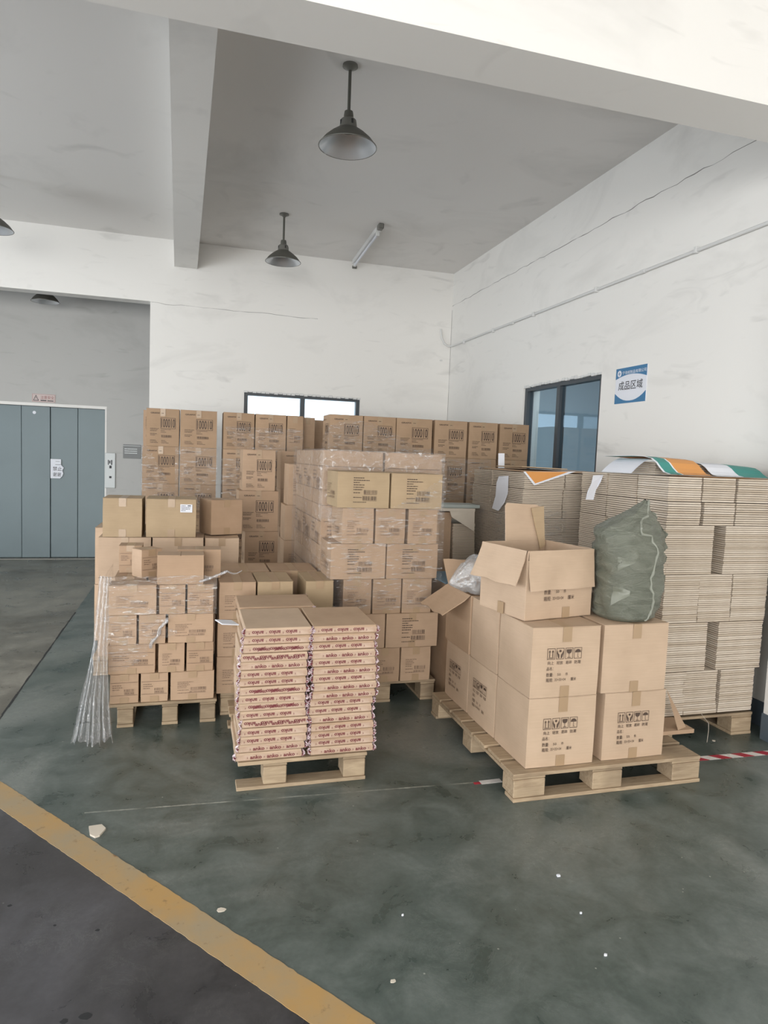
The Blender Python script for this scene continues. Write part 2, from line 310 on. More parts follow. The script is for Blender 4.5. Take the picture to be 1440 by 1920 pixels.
def print_barcoded(mb, o, ux, uz, w, h, mi=0):
    F = Flat(mb, o, ux, uz, mi); r = random.Random(5); x = w * .3
    F.lines(x, h * .82, [w * .2, w * .31, w * .12, w * .21, w * .2, w * .17], h * .065, h * .024, r)
    F.lines(x, h * .41, [w * .13], .01, h * .022, r); F.lines(x, h * .28, [w * .16], .01, h * .022, r); F.lines(x, h * .15, [w * .25], .01, h * .02, r)
    F.barcode(x + w * .2, h * .37, x + w * .45, h * .5, r); F.barcode(x + w * .18, h * .2, x + w * .45, h * .33, r)
def print_small(mb, o, ux, uz, w, h, mi=0):
    F = Flat(mb, o, ux, uz, mi); r = random.Random(9); x = w * .16
    F.lines(x, h * .62, [w * .36, w * .25, w * .28, w * .22, w * .2], h * .05, h * .016, r); F.lines(x, h * .34, [w * .25], .01, h * .016, r); F.lines(x, h * .24, [w * .3], .01, h * .016, r)
    F.barcode(x + w * .3, h * .33, x + w * .66, h * .44, r); F.barcode(x + w * .28, h * .24, x + w * .64, h * .3, r)
def print_band(mb, o, ux, uz, w, h, mi=0):
    F = Flat(mb, o, ux, uz, mi); r = random.Random(11)
    F.rect(w * .04, h * .70, w * .96, h * .712); F.rect(w * .04, h * .27, w * .96, h * .282)
    F.lines(w * .1, h * .6, [w * .3, w * .34, w * .25], h * .07, h * .022, r); F.barcode(w * .5, h * .38, w * .84, h * .48, r); F.barcode(w * .5, h * .3, w * .84, h * .36, r)
def print_handling(mb, o, ux, uz, w, h, mi=0):
    F = Flat(mb, o, ux, uz, mi); x0 = w * .22; z1 = h * .70; s = w * .112; g = w * .018; hh = s * 1.3; z0 = z1 - hh
    for i in range(4):
        a = x0 + i * (s + g); F.frame(a, z0, a + s, z1, .0022); c = a + s / 2
        def arc(cx, cz, rr, a0, a1, n=8): return [(cx + rr * math.cos(R(a0 + (a1 - a0) * k / n)), cz + rr * math.sin(R(a0 + (a1 - a0) * k / n))) for k in range(n + 1)]
        if i == 0:
            for dx in (-s * .2, s * .2):
                F.rect(c + dx - s * .045, z0 + hh * .2, c + dx + s * .045, z0 + hh * .7); F.poly([(c + dx - s * .13, z0 + hh * .66), (c + dx + s * .13, z0 + hh * .66), (c + dx, z0 + hh * .87)])
            F.rect(c - s * .34, z0 + hh * .11, c + s * .34, z0 + hh * .17)
        elif i == 1:
            F.poly(arc(c, z0 + hh * .74, s * .15, 0, 330))
            for q in (-1, 1): F.poly([(c + q * s * .1, z0 + hh * .1), (c + q * s * .24, z0 + hh * .1), (c + q * s * .42, z0 + hh * .55), (c + q * s * .38, z0 + hh * .8), (c + q * s * .28, z0 + hh * .56), (c + q * s * .12, z0 + hh * .42)][::q])
        elif i == 2:
            F.poly([(c - s * .33, z0 + hh * .86)] + arc(c, z0 + hh * .72, s * .33, 180, 360) + [(c + s * .33, z0 + hh * .86)]); F.rect(c - s * .03, z0 + hh * .14, c + s * .03, z0 + hh * .5); F.rect(c - s * .22, z0 + hh * .1, c + s * .22, z0 + hh * .15)
        else:
            F.poly(arc(c, z0 + hh * .56, s * .38, 0, 180, 12)); F.rect(c - s * .025, z0 + hh * .14, c + s * .025, z0 + hh * .6); F.rect(c, z0 + hh * .12, c + s * .12, z0 + hh * .16)
    for i, tx in enumerate(('向上', '轻放', '易碎', '防潮')):
        a = x0 + i * (s + g) + s * .1; F.text(tx, a, z0 - h * .075, a + s * .8, z0 - h * .025, 0.01)
    F.text('品名：', x0, z0 - h * .155, x0 + w * .1, z0 - h * .105, 0.01)
    F.text('数量:', x0, z0 - h * .245, x0 + w * .1, z0 - h * .19, 0.02); F.text('50', x0 + w * .16, z0 - h * .235, x0 + w * .21, z0 - h * .2); F.text('件', x0 + w * .28, z0 - h * .24, x0 + w * .315, z0 - h * .195, 0.01)
    F.text('箱规:', x0, z0 - h * .32, x0 + w * .1, z0 - h * .265, 0.02); F.text('35×35×34', x0 + w * .125, z0 - h * .31, x0 + w * .285, z0 - h * .272); F.text('厘米', x0 + w * .36, z0 - h * .315, x0 + w * .44, z0 - h * .265, 0.02)
PR = dict(numbered=(print_numbered, 'ink'), barcoded=(print_barcoded, 'ink'), small=(print_small, 'ink_soft'), band=(print_band, 'ink_soft'), handling=(print_handling, 'ink'))

# ------------------------------------------------------------ structure
CZ = 4.19; XR = 3.496; YB = 9.03; HY = 10.37
b = MB().box(-6.2, -9.4, -0.12, 7.6, 11, 0); fl = struct('floor', b, ['floor'])
# control joint as a recessed-looking dark strip
b = MB(); y = 2.9
while y < 6.95:
    b.box(-1.046 + rnd.uniform(-.003, .003), y, 0.0, -1.036 + rnd.uniform(-.002, .004), y + .12, 0.0012); y += .12
struct('trim_1', b, ['gap'])
b = MB().box(-6, -9.4, CZ, XR + .2, YB, CZ + .2); struct('ceiling', b, ['ceil'])
b = MB()   # back wall with the lift-hall opening and a window
b.box(-6, YB, 3.42, -0.5, YB + .2, CZ + .2); b.box(-0.5, YB, 0, .665, YB + .2, CZ + .2); b.box(.665, YB, 2.395, 2.213, YB + .2, CZ + .2); b.box(.665, YB, 0, 2.213, YB + .2, 1.2); b.box(2.213, YB, 0, XR + .2, YB + .2, CZ + .2)
struct('wall_back', b, ['wall'])
WY0, WY1, WZ0, WZ1 = 5.31, 6.77, 0.95, 2.43
b = MB(); b.box(XR, -9.4, 0, XR + .2, WY0, CZ + .2); b.box(XR, WY1, 0, XR + .2, YB, CZ + .2); b.box(XR, WY0, 0, XR + .2, WY1, WZ0); b.box(XR, WY0, WZ1, XR + .2, WY1, CZ + .2)
struct('wall_right', b, ['wall'])
b = MB().box(3.34, 2.86, 0, XR, 3.16, 3.41); b.box(3.333, 2.853, 0, XR, 3.166, .16, 1); struct('wall_pillar', b, ['wall', 'slate'])
b = MB(); b.box(-6.2, -9.4, 0, -6, -3.8, CZ + .2); b.box(-6.2, 2.6, 0, -6, 4.2, CZ + .2); b.box(-6.2, -3.8, 3.4, -6, 2.6, CZ + .2); b.box(-6.2, 7.0, 0, -6, YB + 1.6, CZ + .2); b.box(-6.2, 4.2, 3, -6, 7.0, CZ + .2); struct('wall_left', b, ['wall'])
b = MB(); b.box(-6, -9.6, 3.6, XR, -9.4, CZ + .2); b.box(0.1, -9.6, 0, XR, -9.4, 3.6); b.box(-6, -9.6, 0, -5.6, -9.4, 3.6); struct('wall_front', b, ['wall'])
# lift hall
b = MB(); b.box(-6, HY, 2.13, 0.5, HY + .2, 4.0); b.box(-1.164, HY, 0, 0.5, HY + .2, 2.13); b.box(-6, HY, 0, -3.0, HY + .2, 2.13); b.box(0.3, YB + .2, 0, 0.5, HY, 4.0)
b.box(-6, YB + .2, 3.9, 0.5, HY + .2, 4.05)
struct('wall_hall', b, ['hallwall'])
b = MB().box(-3.0, HY - .004, 2.13, -1.164, HY - .0005, 2.17); b.box(-1.164, HY - .004, 0, -1.14, HY - .0005, 2.17); struct('trim_2', b, ['wall'])
# beams
b = MB(); b.box(-6, 2.85, 3.41, XR, 3.155, CZ - .001); struct('wall_beam_front', b, ['wall'])
b = MB(); pts = [(-.13, 3.156), (.118, 3.156), (.054, YB), (-.222, YB)]
b.add([(x, y, 3.87) for x, y in pts] + [(x, y, CZ - .0005) for x, y in pts], [(3, 2, 1, 0), (0, 1, 5, 4), (1, 2, 6, 5), (2, 3, 7, 6), (3, 0, 4, 7)]); struct('wall_beam_long', b, ['wall'])
b = MB().box(XR - .006, 3.17, 0, XR - .0005, YB - .001, .16); struct('baseboard_right', b, ['slate'])
b = MB().box(-0.5, YB - .006, 0, XR - .01, YB - .0005, .16); struct('baseboard_back', b, ['slate'])
# plaster cracks
def crack(name, pts, r, seed):
    rr = random.Random(seed); q = []
    for (a, c) in zip(pts, pts[1:]):
        n = max(2, int((Vector(c) - Vector(a)).length / .09))
        for k in range(n):
            p = Vector(a).lerp(Vector(c), k / n); q.append((p.x, p.y, p.z + rr.uniform(-.008, .008)))
    q.append(pts[-1]); b = MB().tube(q, [r * rr.uniform(.25, 1.0) for _ in q], 5); return struct(name, b, ['crack'])
crack('trim_3', [(XR, 3.3, 3.745), (XR, YB, 3.75)], .004, 1)
crack('trim_4', [(-.5, YB, 3.405), (1.6, YB, 3.40)], .003, 2)
crack('trim_5', [(XR - .002, YB - .002, 3.70), (XR - .002, YB - .002, 1.2)], .003, 3)

# windows
def window(name, lo, hi, axis, mull, panes, glass='glass'):
    """frame in a plane; lo/hi = (a,z) extents; axis 'x' back wall or 'y' right wall"""
    root = tag(link(name, None), kind='structure')
    def P(a0, z0, a1, z1, d0, d1, b, mi=0):
        if axis == 'x': b.box(a0, YB + d0, z0, a1, YB + d1, z1, mi)
        else: b.box(XR + d0, a0, z0, XR + d1, a1, z1, mi)
    f = MB(); t_ = .05
    P(lo[0], lo[1], hi[0], lo[1] + t_, .02, .10, f); P(lo[0], hi[1] - t_, hi[0], hi[1], .02, .10, f); P(lo[0], lo[1] + t_, lo[0] + t_, hi[1] - t_, .02, .10, f); P(hi[0] - t_, lo[1] + t_, hi[0], hi[1] - t_, .02, .10, f)
    obj('window_frame', f, ['frame'], root)
    for m_ in mull: f = MB(); P(m_ - .03, lo[1] + t_, m_ + .03, hi[1] - t_, .025, .095, f); obj('mullion', f, ['frame'], root)
    f = MB(); edges = [lo[0] + t_] + mull + [hi[0] - t_]
    for a0, a1 in zip(edges, edges[1:]):
        f = MB(); s0 = a0 + (0.03 if a0 in mull else 0); s1 = a1 - (0.03 if a1 in mull else 0); P(s0, lo[1] + t_, s1, hi[1] - t_, .055, .061, f); obj('pane', f, [glass], root)
    return root
wb = window('window_1', (.665, 1.2), (2.213, 2.395), 'x', [1.435], 2)
wr = window('window_2', (WY0, WZ0), (WY1, WZ1), 'y', [6.08], 2)
# torn sealant above the frames
b = MB(); rr = random.Random(4)
for k in range(26):
    y = WY0 + k * .056; b.box(XR - .004, y, WZ1 - .012 + rr.uniform(-.006, .004), XR + .03, y + .05, WZ1 + rr.uniform(.002, .02))
obj('window_seal', b, ['pipe'], wr)
b = MB()
for k in range(28):
    x = .66 + k * .056; b.box(x, YB - .004, 2.38 + rr.uniform(-.006, .004), x + .05, YB + .03, 2.395 + rr.uniform(.002, .016))
obj('window_seal', b, ['pipe'], wb)
# room behind the right-hand window
b = MB(); b.box(7.3, 3.5, 0, 7.4, 10.5, 3.4); b.box(XR + .2, 10.4, 0, 7.4, 10.5, 3.4); b.box(XR + .2, 3.4, 0, 7.4, 3.5, 3.4); b.box(XR + .2, 3.4, 3.4, 7.4, 10.5, 3.5); struct('wall_office', b, ['office'])
for i, y in enumerate((6.7, 8.3)):
    b = MB().box(4.7, y, 3.3, 5.0, y + 1.1, 3.36, 0).box(4.72, y + .02, 3.285, 4.98, y + 1.08, 3.3, 1)
    e = bpy.data.materials.get('tube_glow')
    if not e:
        tt = NT('tube_glow'); em = tt.n('ShaderNodeEmission'); em.inputs[0].default_value = (.9, .97, 1, 1); em.inputs[1].default_value = 3; tt.l(em.outputs[0], tt.out.inputs[0]); e = tt.m
    o = obj('ceiling_light', b, ['pipe', e]); tag(o, ('nearer' if i == 0 else 'farther') + ' flat ceiling light in the blue room behind the side window', 'light')

# lift door: panels as parts, a thing of the setting
lift = tag(link('door_1', None), kind='structure')
xs = [-3.0, -2.62, -2.245, -1.879, -1.525, -1.166]
for i in range(5):
    d = .05 + (.012 if i % 2 else 0); b = MB().cbox(xs[i] + .003, HY + d, 0.012, xs[i + 1] - .003, HY + d + .03, 2.128, .003); obj('door_panel', b, ['elev'], lift)
b = MB().box(-3.0, HY + .1, 0, -1.166, HY + .12, 2.13); obj('shaft_backing', b, ['gap'], lift)
b = MB().box(-3.0, HY - .06, 0.0, -1.1, HY + .1, .010); obj('door_sill', b, ['lampsock'], lift)

# ------------------------------------------------------------ wall fittings
def flat_sign(name, label, cat, o, ux, w, h, draw, mats, th=.006, extra=None):
    """board with its print as a child; ux along the wall, normal = ux x z (towards the room)"""
    ux = Vector(ux); n = ux.cross(Vector((0, 0, 1))); root = thing(name, label, cat, o)
    m_ = Matrix((( ux.x, n.x, 0, 0), (ux.y, n.y, 0, 0), (0, 0, 1, 0), (0, 0, 0, 1)))
    b = MB().box(0, 0.0005, 0, w, th, h, 0, m_); obj('board', b, [mats[0]], root)
    b = MB(); F = Flat(b, n * (th + .0008), ux, (0, 0, 1)); draw(F, w, h); obj('printing', b, mats[1:], root); return root
def d_area(F, w, h):
    import math as m
    F.rect(0, h * .80, w, h, 0)
    top = [(0, h * .80)] + [(w * k / 10, h * (.80 - .10 * (1 - (2 * k / 10 - 1) ** 2) * 0 - .12 * (abs(2 * k / 10 - 1) ** 2))) for k in range(11)] + [(w, h * .80)]
    for k in range(10):
        a0, a1 = k / 10, (k + 1) / 10; f = lambda a: h * (.80 - .11 * abs(2 * a - 1) ** 2); F.poly([(w * a0, f(a0)), (w * a1, f(a1)), (w * a1, h * .80), (w * a0, h * .80)], 0)
        g = lambda a: h * (.06 + .24 * abs(2 * a - 1) ** 2.2); F.poly([(w * a0, 0), (w * a1, 0), (w * a1, g(a1)), (w * a0, g(a0))], 0)
    F.o += Vector((-.0008, 0, 0))
    c = [(w * .12 + .028 * m.cos(R(a)), h * .85 + .028 * m.sin(R(a))) for a in range(0, 360, 30)]; F.poly(c, 1)
    F.text('宁浩纸制品有限公司', w * .22, h * .81, w * .98, h * .905, .01, mi=1)
    F.text('成品区域', w * .11, h * .37, w * .89, h * .62, .012, mi=2)
    F.o += Vector((-.0008, 0, 0)); F.rect(w * .12 - .016, h * .85 - .003, w * .12 + .016, h * .85 + .003, 0); F.rect(w * .12 - .003, h * .85 - .018, w * .12 + .003, h * .85 + .018, 0)
flat_sign('area_sign', 'blue and white sign with large black Chinese characters on the right wall', 'sign', (XR, 5.085, 2.135), (0, -1, 0), .41, .295, d_area, ['white', 'blue', 'white', 'ink_black'])
def d_warn(F, w, h):
    F.frame(0.004, .004, w - .004, h - .004, .003, 1); F.poly([(w * .05, h * .15), (w * .30, h * .15), (w * .175, h * .88)], 0); F.o += Vector((0, -.0008, 0)); F.poly([(w * .09, h * .22), (w * .26, h * .22), (w * .175, h * .74)], 2)
    F.o += Vector((0, -.0008, 0)); F.rect(w * .168, h * .38, w * .182, h * .62, 0); F.rect(w * .168, h * .28, w * .182, h * .34, 0)
    F.text('注意安全', w * .37, h * .38, w * .95, h * .80, 0.0, mi=1); F.rect(w * .37, h * .14, w * .62, h * .26, 0); F.rect(w * .66, h * .14, w * .92, h * .24, 0)
flat_sign('warning_sign', 'small pinkish warning sign with a black triangle above the lift door', 'sign', (-2.10, HY, 2.185), (1, 0, 0), .295, .11, d_warn, [simple('pink_grey_plate', srgb(196, 180, 176), .5), 'ink_black', simple('dull_red_print', srgb(150, 96, 92), .5), simple('pink_grey_print', srgb(196, 180, 176), .5)])
# torn paper on the lift door
root = thing('paper_notice', 'torn white paper notice with black characters taped to the lift door', 'notice', (-1.875, HY + .043, 1.135))
b = MB(); pts = [(0, 0), (.12, 0), (.15, .03), (.165, .07), (.15, .11), (.17, .15), (.135, .19), (.135, .27), (0, .27)]
b.add([(x, 0, z) for x, z in pts] + [(x, -.0015, z) for x, z in pts], [tuple(range(9)), tuple(range(17, 8, -1))] + [(i, (i + 1) % 9, 9 + (i + 1) % 9, 9 + i) for i in range(9)]); obj('sheet', b, ['white'], root)
b = MB(); F = Flat(b, (0, -.0025, 0)); F.rect(.065, .235, .12, .239); F.rect(.06, .19, .13, .195); F.text('禁止', .03, .105, .145, .165, .02); F.text('谢谢', .03, .025, .135, .085, .02); obj('printing', b, ['ink_black'], root)
o = obj('round_sticker', MB().lathe([(0, 0), (.022, 0), (.022, .003), (0, .003)], n=20), ['white'], loc=(-2.08, HY + .047, 2.04), rot=(R(90), 0, 0)); tag(o, 'small round white sticker near the top of the lift door', 'sticker')
root = thing('lift_call_panel', 'call button panel in a pale plastic cover beside the lift door', 'panel', (-1.09, HY, 1.02))
b = MB().cbox(-.07, -.02, 0, .07, -.0005, .5, .006); obj('cover', b, ['pale_grey'], root)
b = MB(); F = Flat(b, (0, -.0215, 0)); F.rect(-.03, .33, -.018, .40); F.rect(.012, .33, .028, .40); F.rect(-.012, .35, .004, .39); F.rect(-.01, .28, .02, .32); F.rect(-.012, .14, .02, .17); obj('button_markings', b, ['ink_black'], root)
root = thing('grey_notice_plate', 'dark grey notice plate with pale lines on the wall behind the leftmost cartons', 'sign', (-.92, HY, 1.45))
obj('plate', MB().cbox(0, -.008, 0, .24, -.0005, .2, .002), ['sign_grey'], root)
b = MB(); F = Flat(b, (0, -.0095, 0)); r_ = random.Random(2)
for k in range(3): F.lines(.02, .13 - k * .03, [.17], .02, .013, r_)
F.rect(0, .18, .24, .185); obj('printing', b, ['pale_grey'], root)

# conduit
root = thing('conduit_pipe', 'thin white conduit pipe running along the right wall and bending onto the back wall', 'pipe', (0, 0, 0))
b = MB().tube([(XR - .016, 3.2, 3.17), (XR - .016, 8.7, 3.185), (XR - .02, 8.93, 3.185), (XR - .05, 8.99, 3.19), (XR - .10, 9.012, 3.22), (XR - .145, 9.014, 3.30), (XR - .165, 9.014, 3.42)], .013, 10); obj('pipe_run', b, ['pipe'], root, True)
for y in (4.2, 5.45, 6.6, 7.6, 8.5): obj('pipe_clip', MB().cbox(XR - .034, y - .012, 3.155, XR - .0005, y + .012, 3.20, .003), ['pipe'], root)
for y in (4.8, 7.1): obj('pipe_coupling', MB().tube([(XR - .017, y - .03, 3.174), (XR - .017, y + .03, 3.174)], .0165, 10), ['pipe'], root, True)
o = obj('wall_hook', MB().cbox(3.34, YB - .02, 2.98, 3.375, YB - .0005, 3.0, .003), ['pipe']); tag(o, 'tiny white bracket on the back wall below the bent conduit', 'bracket')
o = obj('wall_hook', MB().cbox(2.04, YB - .03, 4.10, 2.10, YB - .0005, 4.135, .003), ['lampsock']); tag(o, 'tiny metal bracket on the back wall under the ceiling', 'bracket')
# strip light on ceiling
root = thing('strip_light', 'single white fluorescent batten on the ceiling near the back wall', 'light', (2.0, 7.5, CZ), R(-2))
obj('batten', MB().cbox(-.03, .1, -.05, .03, 1.45, -.0005, .006), ['pipe'], root)
obj('tube', MB().tube([(0, .14, -.072), (0, 1.40, -.072)], .014, 12), ['white'], root, True)
for y in (.12, 1.42): obj('lamp_holder', MB().cbox(-.02, y - .015, -.09, .02, y + .015, -.045, .004), ['pipe'], root)
obj('starter_box', MB().cbox(-.03, -.06, -.06, .03, .03, -.0005, .008), ['lampsock'], root)
# pendants
def pendant(x, y, ztop, zrim, rad, label, tilt=0):
    root = thing('pendant_lamp', label, 'lamp', (x, y, ztop), 0, 'grey industrial pendant lamps'); z = zrim - ztop
    obj('canopy', MB().lathe([(0.0, -.0005), (.05, -.0005), (.052, -.012), (.03, -.02), (.014, -.035), (0, -.035)]), ['lampsock'], root, True)
    obj('stem', MB().tube([(0, 0, -.03), (0, 0, z + .215)], .011, 12), ['lampgrey'], root, True)
    obj('cap', MB().lathe([(0, .232), (.028, .228), (.032, .205), (.032, .185), (0, .185)], (0, 0, z)), ['lampgrey'], root, True)
    obj('socket_housing', MB().lathe([(.034, .186), (.052, .172), (.056, .15), (.062, .105), (0, .105)], (0, 0, z)), ['lampsock'], root, True)
    b = MB()
    for k in range(4):
        a = R(90 * k - 75); c, s_ = math.cos(a), math.sin(a); b.box(-.006, -.002, z + .135, .006, .003, z + .163, 0, Matrix.Translation((c * .057, s_ * .057, 0)) @ Matrix.Rotation(a + R(90), 4, 'Z'))
    obj('vent_slot', b, ['dark'], root)
    k = rad / .195; prof = [(.062, .118), (.085, .105), (.12, .080), (.16, .045), (.188, .010), (.195, 0)]
    obj('shade', MB().lathe([(r_ * k, h_) for r_, h_ in prof], (0, 0, z), 40), ['lampgrey'], root, 70)
    obj('reflector', MB().lathe([(r_ * k, h_ - .003) for r_, h_ in [(.0, .112), (.055, .108), (.08, .099), (.116, .075), (.156, .041), (.184, .008), (.192, .001)]], (0, 0, z), 40), ['alu'], root, 70)
    ring = [( .1935 * k * math.cos(2 * math.pi * i / 40), .1935 * k * math.sin(2 * math.pi * i / 40), z) for i in range(41)]
    obj('rim', MB().tube(ring, .0035, 6, 0, False), ['lampsock'], root, True)
    return root
pendant(.984, 4.616, CZ, 3.665, .195, 'nearest and largest grey pendant lamp hanging from the ceiling')
pendant(.942, 7.582, CZ, 3.682, .192, 'grey pendant lamp hanging in front of the back wall')
pendant(-1.885, 7.58, CZ, 3.67, .192, 'pendant lamp cut off by the left edge of the photo')
pendant(-1.825, 9.8, 3.9, 3.44, .17, 'low grey pendant lamp in the lift hall under the lintel')

# ------------------------------------------------------------ pallets
def pallet(x0, x1, y0, y1, label, blocks=(0, .5, 1), bw=.1, deck='pine', ztop=.14, mid=True, nd=7, bb=True, front_board=True):
    root = thing('wooden_pallet', label, 'pallet', ((x0 + x1) / 2, (y0 + y1) / 2, 0)); W = x1 - x0; D = y1 - y0; rr = random.Random(int(x0 * 100 + y0 * 10)); hx, hy = W / 2, D / 2
    dw = D / nd * .86
    for k in range(nd):      # deck boards lie along X
        yy = -hy + (D - dw) * k / (nd - 1); j = rr.uniform(-.006, .006)
        obj('deck_board', MB().cbox(-hx + j, yy, ztop - .018, hx + j, yy + dw, ztop - .001, .0025), [deck], root)
    for k, f in enumerate(blocks):
        xx = -hx + (W - bw) * f
        obj('stringer', MB().cbox(xx, -hy + .01, ztop - .034, xx + bw, hy - .01, ztop - .0185, .002), [deck], root)
        for yy in (-hy + .005, -.06, hy - .125):
            obj('block', MB().cbox(xx + .002, yy, .0185, xx + bw - .002, yy + .12, ztop - .0345, .004), [deck], root)
    for yy in (-hy, hy - .09):
        if bb: obj('bottom_board', MB().cbox(-hx, yy, 0, hx, yy + .09, .018, .002), [deck], root)
    if not bb:
        for k, f in enumerate(blocks):
            xx = -hx + (W - bw) * f; obj('bottom_board', MB().cbox(xx, -hy + .004, 0, xx + bw, hy - .004, .018, .002), [deck], root)
    return root
pallet(1.49, 2.55, 2.765, 3.90, 'large pale pallet under the open-topped cartons and sack at front right', (0, .48, 1), .17, 'pine')
pallet(.235, .865, 3.135, 3.98, 'narrow pale pallet under the flat printed packs in front', (.24, 1.0), .115, 'pine')
pallet(-.43, .17, 4.01, 4.85, 'worn narrow pallet under the film-wrapped small cartons at left', (.1, .58, 1.0), .09, 'pine_d', bb=False)
pallet(2.62, 3.34, 3.235, 4.2, 'pallet under the tall pile of flattened cartons at right', (0, 1), .15, 'pine', bb=False)
pallet(2.24, 3.3, 4.31, 5.3, 'pallet under the farther pile of flattened cartons', bb=False)
pallet(.20, .88, 4.10, 4.9, 'pallet hidden behind the flat printed packs', bb=False)
pallet(.885, 1.60, 4.14, 5.7, 'pallet in deep shadow under the tall film-wrapped stack in the middle', bb=False, nd=10)
pallet(-.63, .40, 4.99, 5.8, 'pallet under the big plain cartons behind the left stack', bb=False)
pallet(-.44, .30, 7.12, 7.9, 'pallet under the far left stack of numbered cartons', bb=False)
pallet(.31, 1.30, 7.12, 7.9, 'pallet under the numbered cartons below the back window', bb=False)
pallet(.45, 1.10, 5.95, 6.63, 'pallet under the single column of numbered cartons', bb=False)
pallet(1.29, 2.34, 6.47, 7.2, 'pallet under the numbered cartons in the middle back', bb=False)
pallet(2.37, 3.42, 6.5, 6.8, 'pallet under the numbered cartons by the side window', bb=False, nd=3)
pallet(2.035, 2.22, 4.98, 5.72, 'pallet under the dark narrow pile between the stacks', (0,), .17, bb=False)

# ------------------------------------------------------------ cartons
def body_mesh(w_, d, h, seed, mat, bulge=.004, n=4, opentop=False):
    r_ = random.Random(seed); v = []; idx = {}; fs = []
    def vert(i, j, k):
        key = (i, j, k)
        if key not in idx:
            a, b_, c = i / n * 2 - 1, j / n * 2 - 1, k / n * 2 - 1; x, y, z = a * w_ / 2, b_ * d / 2, (c + 1) / 2 * h
            q = bulge * (0.6 + 0.4 * math.sin(seed + i + 2 * k))
            on = [abs(a) == 1, abs(b_) == 1, abs(c) == 1]
            if sum(on) == 1:
                if on[0]: x += math.copysign(q * (1 - b_ * b_) * (1 - c * c), a) * 1
                if on[1]: y += math.copysign(q * (1 - a * a) * (1 - c * c), b_) * .4
            if sum(on) >= 2 and on[0] and on[1]:
                x -= math.copysign(.0015, a); y -= math.copysign(.0015, b_)
            if sum(on) == 3: x -= math.copysign(r_.uniform(0, .002), a); y -= math.copysign(r_.uniform(0, .002), b_)
            idx[key] = len(v); v.append((x, y, z))
        return idx[key]
    for i in range(n):
        for j in range(n):
            fs += [(vert(i, 0, j), vert(i + 1, 0, j), vert(i + 1, 0, j + 1), vert(i, 0, j + 1)), (vert(i, n, j), vert(i, n, j + 1), vert(i + 1, n, j + 1), vert(i + 1, n, j)),
                   (vert(0, i, j), vert(0, i, j + 1), vert(0, i + 1, j + 1), vert(0, i + 1, j)), (vert(n, i, j), vert(n, i + 1, j), vert(n, i + 1, j + 1), vert(n, i, j + 1)),
                   (vert(i, j, 0), vert(i, j + 1, 0), vert(i + 1, j + 1, 0), vert(i + 1, j, 0))]
            if not opentop: fs.append((vert(i, j, n), vert(i + 1, j, n), vert(i + 1, j + 1, n), vert(i, j + 1, n)))
    b = MB(); b.add(v, fs)
    me = b.mesh('body', [mat], 30); return me
_seed = [0]
def carton(label, x0, x1, yf, z0, h, d, style=None, mat='kraft', rz=0, group=None, tape=True, side=None, bulge=.004, raised=0.0, pivot_corner=False, tape_mat='tape'):
    _seed[0] += 1; sd = _seed[0]; r_ = random.Random(sd); g = .0012; w_ = x1 - x0 - 2 * g; dd = d - 2 * g; cx, cy = (x0 + x1) / 2, yf + d / 2
    root = thing('cardboard_carton', label, 'carton', (cx, cy, z0 + .0006), rz + R(r_.uniform(-.35, .35)), group)
    hb = h - .0055
    link('body', body_mesh(w_, dd, hb, sd, mat, bulge), root)
    fw = w_ / 2 - .0015
    for s_ in (-1, 1):
        m_ = Matrix.Translation((s_ * w_ / 2, 0, hb + .0002)) @ Matrix.Rotation(raised * s_, 4, 'Y')
        b = MB().cbox(*((-0, -dd / 2 + .001, 0) if s_ < 0 else (-fw, -dd / 2 + .001, 0)), *((fw, dd / 2 - .001, .0035) if s_ < 0 else (0, dd / 2 - .001, .0035)), .001, 0, m_)
        obj('top_flap', b, [mat], root)
    if tape:
        tw = .024; yy = -dd / 2 - .0035; b = MB(); e = min(.07, h * .2); zt = hb + .0043
        if raised == 0:
            b.add([(-tw, yy, hb - e), (tw, yy, hb - e), (tw, yy, zt), (-tw, yy, zt), (tw, dd / 2, zt), (-tw, dd / 2, zt), (-tw, yy + .0006, hb - e), (tw, yy + .0006, hb - e), (tw, yy + .0006, zt - .0005), (-tw, yy + .0006, zt - .0005), (tw, dd / 2, zt - .0005), (-tw, dd / 2, zt - .0005)],
                  [(0, 1, 2, 3), (3, 2, 4, 5), (1, 0, 6, 7), (7, 6, 9, 8), (8, 9, 11, 10), (5, 4, 10, 11), (1, 7, 8, 2), (2, 8, 10, 4), (0, 3, 9, 6), (3, 5, 11, 9)])
        else: b.box(-tw, yy, hb - e, tw, yy + .0005, zt)
        obj('packing_tape', b, [tape_mat], root)
        if style != 'numbered': obj('packing_tape', MB().box(-tw, yy, .0002, tw, yy + .0005, min(.055, h * .2)), [tape_mat], root)
    if style:
        fn, ink = PR[style]; b = MB(); fn(b, (-w_ / 2, -dd / 2 - .0042, 0), (1, 0, 0), (0, 0, 1), w_, h); obj('printing', b, [ink], root)
    if side:
        fs, ink = PR[side]; b = MB(); fs(b, (-w_ / 2 - .0062, dd / 2, 0), (0, -1, 0), (0, 0, 1), dd, h); obj('printing', b, [ink], root)
    return root
HN = .3725
z_of = lambda k: .14 + HN * k
ROW5 = {4: 'top row', 3: 'second row from the top', 2: 'third row from the top', 1: 'second row from the bottom', 0: 'bottom row'}
# far left stack
for k in range(5):
    for j, (a, c, nm) in enumerate([(-.420, -.104, 'left'), (-.098, .262, 'right')]):
        dx = (0, -.035 * (k < 4))[j == 0]
        carton(f'numbered carton 100010, {ROW5[k]}, {nm} of the pair, far left stack', a + dx, c, 7.1, z_of(k), HN, .36, 'numbered', 'kraft_g', side='numbered' if j == 0 else None)
    carton(f'carton peeping out behind the far left stack, {ROW5[k]}', -.475, -.15, 7.5, z_of(k), HN, .36, None)
